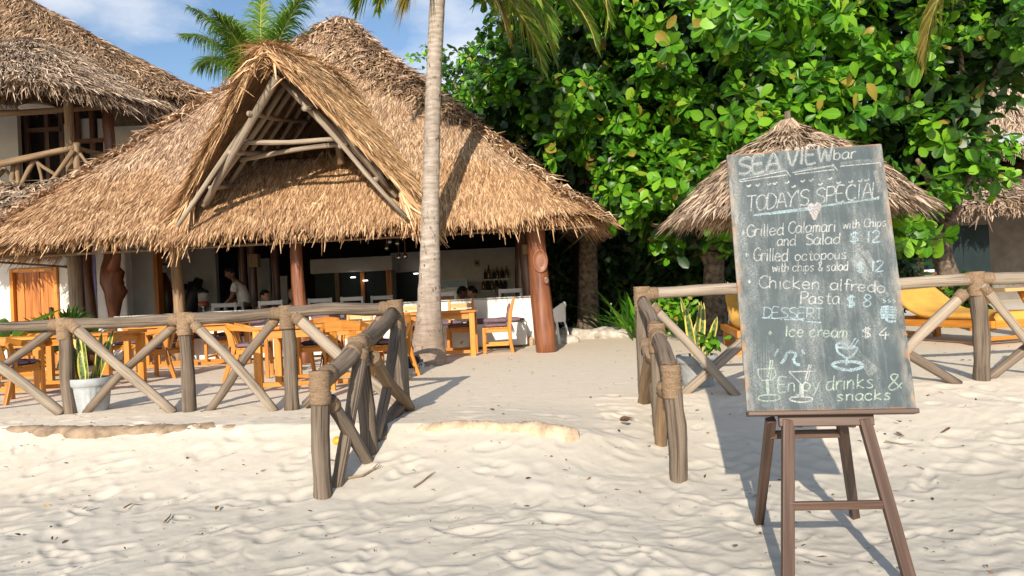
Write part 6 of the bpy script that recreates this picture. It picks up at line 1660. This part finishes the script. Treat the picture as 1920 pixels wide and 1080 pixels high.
# counter with a blue panel
a, b = W(823, 555, 15.6), W(876, 528, 15.6)
root = thing('drinks_counter', 'low drinks counter with a blue header panel inside the bar', 'counter', ((a.x+b.x)/2, 15.7, FL)); cx_ = (a.x+b.x)/2
m = MB(); m.box((cx_, 15.7, (a.z+FL)/2), (b.x-a.x, .4, a.z-FL)); m.build('cabinet', MAT['slat_wood'], root, bevel=.01)
m = MB(); m.box((cx_, 15.66, (a.z+b.z)/2+.05), (b.x-a.x, .3, (b.z-a.z))); m.build('header', MAT['white_paint'], root, bevel=.006)
m = MB(); m.box((cx_, 15.50, (a.z+b.z)/2+.10), ((b.x-a.x)*.92, .012, (b.z-a.z)*.55)); m.build('blue_panel', MAT['banner_blue'], root)
# carved wall sculptures
q = W(307, 520, 14.6); m = MB(); m.tube([(q.x, 14.6, .1), (q.x, 14.6, .8), (q.x, 14.6, 1.15), (q.x+.02, 14.6, 1.45), (q.x, 14.6, 1.65)], [.14, .12, .18, .12, .05], 14, True, .1); tag(m.build('carved_figure', MAT['dark_post'], origin=(q.x, 14.6, FL), smooth=True), 'dark carved wooden figure in the doorway left of the plain post', 'sculpture')
q = W(362, 560, 14.4); m = MB(); m.tube([(q.x-.18, 14.4, .1), (q.x-.1, 14.4, .9), (q.x+.0, 14.4, 1.2), (q.x+.14, 14.4, 1.5)], [.15, .16, .15, .07], 12, True, .1)
for (dx, dz) in ((-.05, 1.45), (-.15, 1.4)): m.tube([(q.x-.04, 14.4, 1.1), (q.x+dx, 14.4, dz)], [.07, .04], 10, True, .1)
tag(m.build('carved_figure', MAT['black'], origin=(q.x, 14.4, FL), smooth=True), 'black driftwood carving shaped like a raised hand right of the plain post', 'sculpture')
# table inside with the juice dispenser
q = W(400, 585, 13.4); tb = thing('serving_table', 'serving table inside carrying the juice dispenser', 'table', (q.x, 13.4, FL))
m = MB(); m.box((0, 0, .74), (1.1, .55, .04)); m.build('tabletop', MAT['dark_wood'], tb, origin=Z0, bevel=.005)
for x in (-.48, .48):
    for y in (-.22, .22): m = MB(); m.box((x, y, .37), (.05, .05, .72)); m.build('leg', MAT['dark_wood'], tb, origin=Z0)
q = W(382, 575, 13.35); jd = thing('juice_dispenser', 'glass and chrome juice dispenser on the serving table', 'dispenser', (q.x, 13.35, FL+.76)); H_ = 0
m = MB(); m.lathe([(.10, 0), (.09, .015), (.025, .03), (.025, .10), (.085, .115), (.09, .13)], Z0, 18); m.build('stand', MAT['metal'], jd, origin=Z0, smooth=True)
t = NT('juice'); t.col((.32, .06, .03)); t.rough(.2); MAT['juice'] = t.m
t = NT('clear_glass'); t.col((.55, .55, .52)); t.rough(.05); t.p.inputs['Alpha'].default_value = .55; MAT['clear_glass'] = t.m
m = MB(); m.lathe([(.085, .13), (.09, .14), (.09, .22), (.085, .222)], Z0, 18); m.build('juice', MAT['juice'], jd, origin=Z0, smooth=True)
m = MB(); m.lathe([(.092, .22), (.092, .36), (.085, .37)], Z0, 18); m.build('jar', MAT['clear_glass'], jd, origin=Z0, smooth=True)
m = MB(); m.lathe([(.10, .37), (.105, .385), (.07, .42), (.02, .435), (.018, .46), (.001, .465)], Z0, 18); m.build('lid', MAT['black'], jd, origin=Z0, smooth=True)
q = W(418, 545, 13.4); m = MB(); m.lathe([(.035, 0), (.045, .16), (.04, .165), (.02, .17)], Z0, 14); tag(m.build('shaker', MAT['metal'], origin=Z0, smooth=True), 'steel shaker on the serving table by the standing man', 'shaker'); bpy.data.objects['shaker'].location = (q.x, 13.5, FL+.76)
for i, (px, lb) in enumerate(((396, 'upturned wine glass nearest the juice dispenser'), (402, 'upturned wine glass in the middle of the serving table'), (408, 'upturned wine glass nearest the standing man'))):
    q = W(px, 560, 13.3); m = MB(); m.lathe([(.035, 0), (.04, .06), (.02, .09), (.006, .1), (.006, .17), (.035, .18)], Z0, 12); o = m.build('wine_glass', MAT['clear_glass'], origin=Z0, smooth=True); o.location = (q.x, 13.3, FL+.76); tag(o, lb, 'glass', 'glasses on the serving table')

# ---------------------------------------------------------------- people
def skin_body(name, J, E, R, mat, parent, sub=1, root=0):
    me = bpy.data.meshes.new(name); o3 = wloc(parent)
    me.from_pydata([(p[0], p[1], p[2]) for p in J], E, [])
    ob = link(name, me, MAT[mat], parent, False)
    sk = ob.modifiers.new('skin', 'SKIN'); sk.use_smooth_shade = True; sk.branch_smoothing = .4
    for i, r in enumerate(R): me.skin_vertices[0].data[i].radius = (r, r) if not hasattr(r, '__len__') else r; me.skin_vertices[0].data[i].use_root = (i == root)
    sb = ob.modifiers.new('sub', 'SUBSURF'); sb.levels = sub; sb.render_levels = sub
    return ob
def hand(J, E, R, wrist, d, side):
    """palm and five curled fingers from joint index wrist along d"""
    d = Vector(d).normalized(); s = Vector(side).normalized(); n = d.cross(s)
    w_ = Vector(J[wrist]); base = len(J)
    J.append(tuple(w_+d*.07)); E.append((wrist, base)); R.append((.026, .016))
    for k, (o, L) in enumerate(((-.030, .060), (-.010, .074), (.010, .070), (.029, .055))):
        i = len(J); p = w_+d*.10+s*o; J.append(tuple(p)); E.append((base, i)); R.append(.0095)
        J.append(tuple(p+d*L*.6-n*.012)); E.append((i, i+1)); R.append(.0085); J.append(tuple(p+d*L-n*.040)); E.append((i+1, i+2)); R.append(.0075)
    i = len(J); J.append(tuple(w_+d*.045-s*.042-n*.01)); E.append((wrist, i)); R.append(.011); J.append(tuple(w_+d*.085-s*.055-n*.03)); E.append((i, i+1)); R.append(.009)
def head(parent, c, fwd, hairmat, skinmat, long_=False):
    """skull, face and ears as one mesh, hair as a child; c: head centre"""
    f = Vector(fwd).normalized(); r_ = f.cross(Vector((0, 0, 1))).normalized(); u_ = r_.cross(f)
    R3 = Matrix((r_, f, u_)).transposed()
    bm = bmesh.new(); bmesh.ops.create_uvsphere(bm, u_segments=28, v_segments=20, radius=1)
    for v in bm.verts:
        x, y, z = v.co
        X, Y, Z = x*.073, y*.095, z*.115
        if z < 0: X *= 1-.32*(-z)**1.5; Y = Y*(1-.15*(-z)) + .012*(-z)
        if y > .55 and abs(x) < .22: Y += .020*max(0, 1-abs(x)/.22)*max(0, 1-abs(z+.12)/.28)      # nose
        if y > .6 and abs(abs(x)-.38) < .2 and abs(z-.08) < .14: Y -= .008                          # eye sockets
        if y > .6 and abs(x) < .34 and abs(z+.48) < .09: Y += .005                                   # lips
        if abs(x) > .93 and abs(z+.05) < .35 and abs(y) < .3: X *= 1.16                              # ears
        v.co = R3 @ Vector((X, Y, Z))+Vector(c)
    me = bpy.data.meshes.new('head'); bm.to_mesh(me); bm.free(); hd = link('head', me, MAT[skinmat], parent, True)
    bm = bmesh.new(); bmesh.ops.create_uvsphere(bm, u_segments=28, v_segments=18, radius=1)
    dele = []
    for v in bm.verts:
        x, y, z = v.co
        line = .42 if y > .35 else (-.25 if not long_ else -.75)
        if y > .2 and y <= .45: line = .15
        if z < line: dele.append(v)
        k = 1.09+.03*math.sin(x*17)*math.sin(z*19)
        v.co = R3 @ Vector((x*.074*k, y*.096*k-.003, z*.116*k))+Vector(c)
    bmesh.ops.delete(bm, geom=dele, context='VERTS')
    me = bpy.data.meshes.new('hair'); bm.to_mesh(me); bm.free(); link('hair', me, MAT[hairmat], hd, True)
    bm = bmesh.new()
    for sx in (-1, 1):
        mtx = Matrix.Translation(R3 @ Vector((sx*.028, .079, .012))+Vector(c)) @ Matrix.Scale(.009, 4); bmesh.ops.create_icosphere(bm, subdivisions=2, radius=1, matrix=mtx)
    me = bpy.data.meshes.new('eyes'); bm.to_mesh(me); bm.free(); link('eyes', me, MAT['black'], hd, True)
# standing man: bends slightly, looks down to the left, hands over the table
q = W(463, 640, 13.75); mx_, my_ = q.x, 13.75
pm = thing('person', 'standing man in a white t-shirt and dark shorts preparing drinks at the serving table', 'person', (mx_, my_, FL)); pm.scale = (.94, .94, .94)
J = [(0, 0, .92), (-.02, 0, 1.08), (-.07, 0, 1.24), (-.12, 0, 1.36), (-.19, 0, 1.44), (-.24, 0, 1.50),
     (.01, .09, .90), (.0, .10, .50), (.03, .11, .07), (-.10, .12, .03), (.01, -.09, .90), (.02, -.10, .50), (.06, -.10, .07), (-.07, -.11, .03),
     (-.12, .17, 1.33), (-.16, .22, 1.09), (-.36, .17, .97), (-.12, -.17, 1.33), (-.17, -.22, 1.09), (-.38, -.14, .95)]
E = [(0, 1), (1, 2), (2, 3), (3, 4), (4, 5), (0, 6), (6, 7), (7, 8), (8, 9), (0, 10), (10, 11), (11, 12), (12, 13), (3, 14), (14, 15), (15, 16), (3, 17), (17, 18), (18, 19)]
R = [(.14, .12), (.135, .11), (.145, .115), (.12, .10), .055, .05, .085, .058, .038, .03, .085, .058, .038, .03, .06, .046, .028, .06, .046, .028]
hand(J, E, R, 16, (-.9, -.1, -.3), (0, 1, 0)); hand(J, E, R, 19, (-.9, .1, -.3), (0, 1, 0))
skin_body('body', J, E, R, 'skin', pm, 1)
JT = [(0, 0, .90), (-.02, 0, 1.08), (-.07, 0, 1.24), (-.12, 0, 1.355), (-.12, .165, 1.33), (-.145, .205, 1.18), (-.12, -.165, 1.33), (-.15, -.205, 1.18), (-.165, 0, 1.405)]
skin_body('t_shirt', JT, [(0, 1), (1, 2), (2, 3), (3, 4), (4, 5), (3, 6), (6, 7), (3, 8)], [(.165, .145), (.165, .14), (.17, .14), (.14, .115), .08, .074, .08, .074, .07], 'tee_white', pm, 1)
JS = [(0, 0, .95), (0, 0, .86), (.01, .095, .80), (.0, .10, .52), (.01, -.095, .80), (.02, -.10, .52)]
skin_body('shorts', JS, [(0, 1), (1, 2), (2, 3), (1, 4), (4, 5)], [(.165, .145), (.165, .14), .105, .095, .105, .095], 'shorts', pm, 1)
head(pm, (-.27, 0, 1.575), (-1, -.12, -.35), 'hair_black', 'skin')
def seated(lb, px, d, face, shirt, hair, skin, hz=1.20, long_=False):
    q = W(px, 560, d); f = Vector((math.cos(face), math.sin(face), 0)); s = Vector((-f.y, f.x, 0))
    hz = q.z-FL if hz is None else hz
    root = thing('person', lb, 'person', (q.x, d, FL)); b = hz-1.20
    def pt(a, l, z): v = f*a+s*l; return (v.x, v.y, z+b)
    J = [pt(0, 0, .52), pt(.0, 0, .72), pt(.01, 0, .90), pt(.02, 0, .98), pt(.03, 0, 1.06), pt(.03, 0, 1.12),
         pt(.08, .10, .50), pt(.45, .11, .50), pt(.45, .11, .08), pt(.58, .11, .04), pt(.08, -.10, .50), pt(.45, -.11, .50), pt(.45, -.11, .08), pt(.58, -.11, .04),
         pt(.02, .18, .96), pt(.06, .22, .70), pt(.30, .15, .74), pt(.02, -.18, .96), pt(.06, -.22, .70), pt(.30, -.15, .74)]
    E = [(0, 1), (1, 2), (2, 3), (3, 4), (4, 5), (0, 6), (6, 7), (7, 8), (8, 9), (0, 10), (10, 11), (11, 12), (12, 13), (3, 14), (14, 15), (15, 16), (3, 17), (17, 18), (18, 19)]
    R = [(.14, .12), (.135, .11), (.14, .115), (.11, .095), .052, .05, .085, .06, .038, .03, .085, .06, .038, .03, .06, .046, .028, .06, .046, .028]
    hand(J, E, R, 16, f, s); hand(J, E, R, 19, f, -s)
    skin_body('body', J, E, R, skin, root, 1)
    JT = [pt(0, 0, .50), pt(0, 0, .72), pt(.01, 0, .90), pt(.02, 0, .975), pt(.02, .17, .955), pt(.04, .20, .80), pt(.02, -.17, .955), pt(.04, -.20, .80)]
    skin_body('shirt', JT, [(0, 1), (1, 2), (2, 3), (3, 4), (4, 5), (3, 6), (6, 7)], [(.165, .145), (.16, .135), (.165, .135), (.125, .11), .078, .07, .078, .07], shirt, root, 1)
    JS = [pt(0, 0, .54), pt(.03, 0, .50), pt(.10, .10, .50), pt(.44, .11, .50), pt(.10, -.10, .50), pt(.44, -.11, .50)]
    skin_body('trousers', JS, [(0, 1), (1, 2), (2, 3), (1, 4), (4, 5)], [(.16, .14), (.15, .13), .10, .08, .10, .08], 'shorts', root, 1)
    hc = pt(.055, 0, 1.20); head(root, hc, tuple(f+Vector((0, 0, -.12))), hair, skin, long_)
    return root
seated('seated man with short dark hair in a dark shirt left of the red post', 492, 13.55, math.radians(-20), 'shirt_dark', 'hair_black', 'skin_light', W(492, 556, 13.55).z-FL)
seated('seated fair-haired guest beside the red post, above a white chair back', 552, 13.5, math.radians(-100), 'shirt_dark', 'hair_blond', 'skin_light', W(552, 553, 13.5).z-FL, True)
seated('seated dark-haired guest just right of the palm trunk', 862, 13.8, math.radians(10), 'shirt_dark', 'hair_black', 'skin', W(862, 549, 13.8).z-FL)
seated('seated dark-haired guest in front of the bar shelves', 891, 13.7, math.radians(170), 'shirt_dark', 'hair_black', 'skin_light', W(891, 548, 13.7).z-FL)
seated('seated dark-haired guest nearest the end of the bar, in a grey-blue shirt', 945, 13.7, math.radians(175), 'shorts', 'hair_black', 'skin', W(946, 543, 13.7).z-FL)
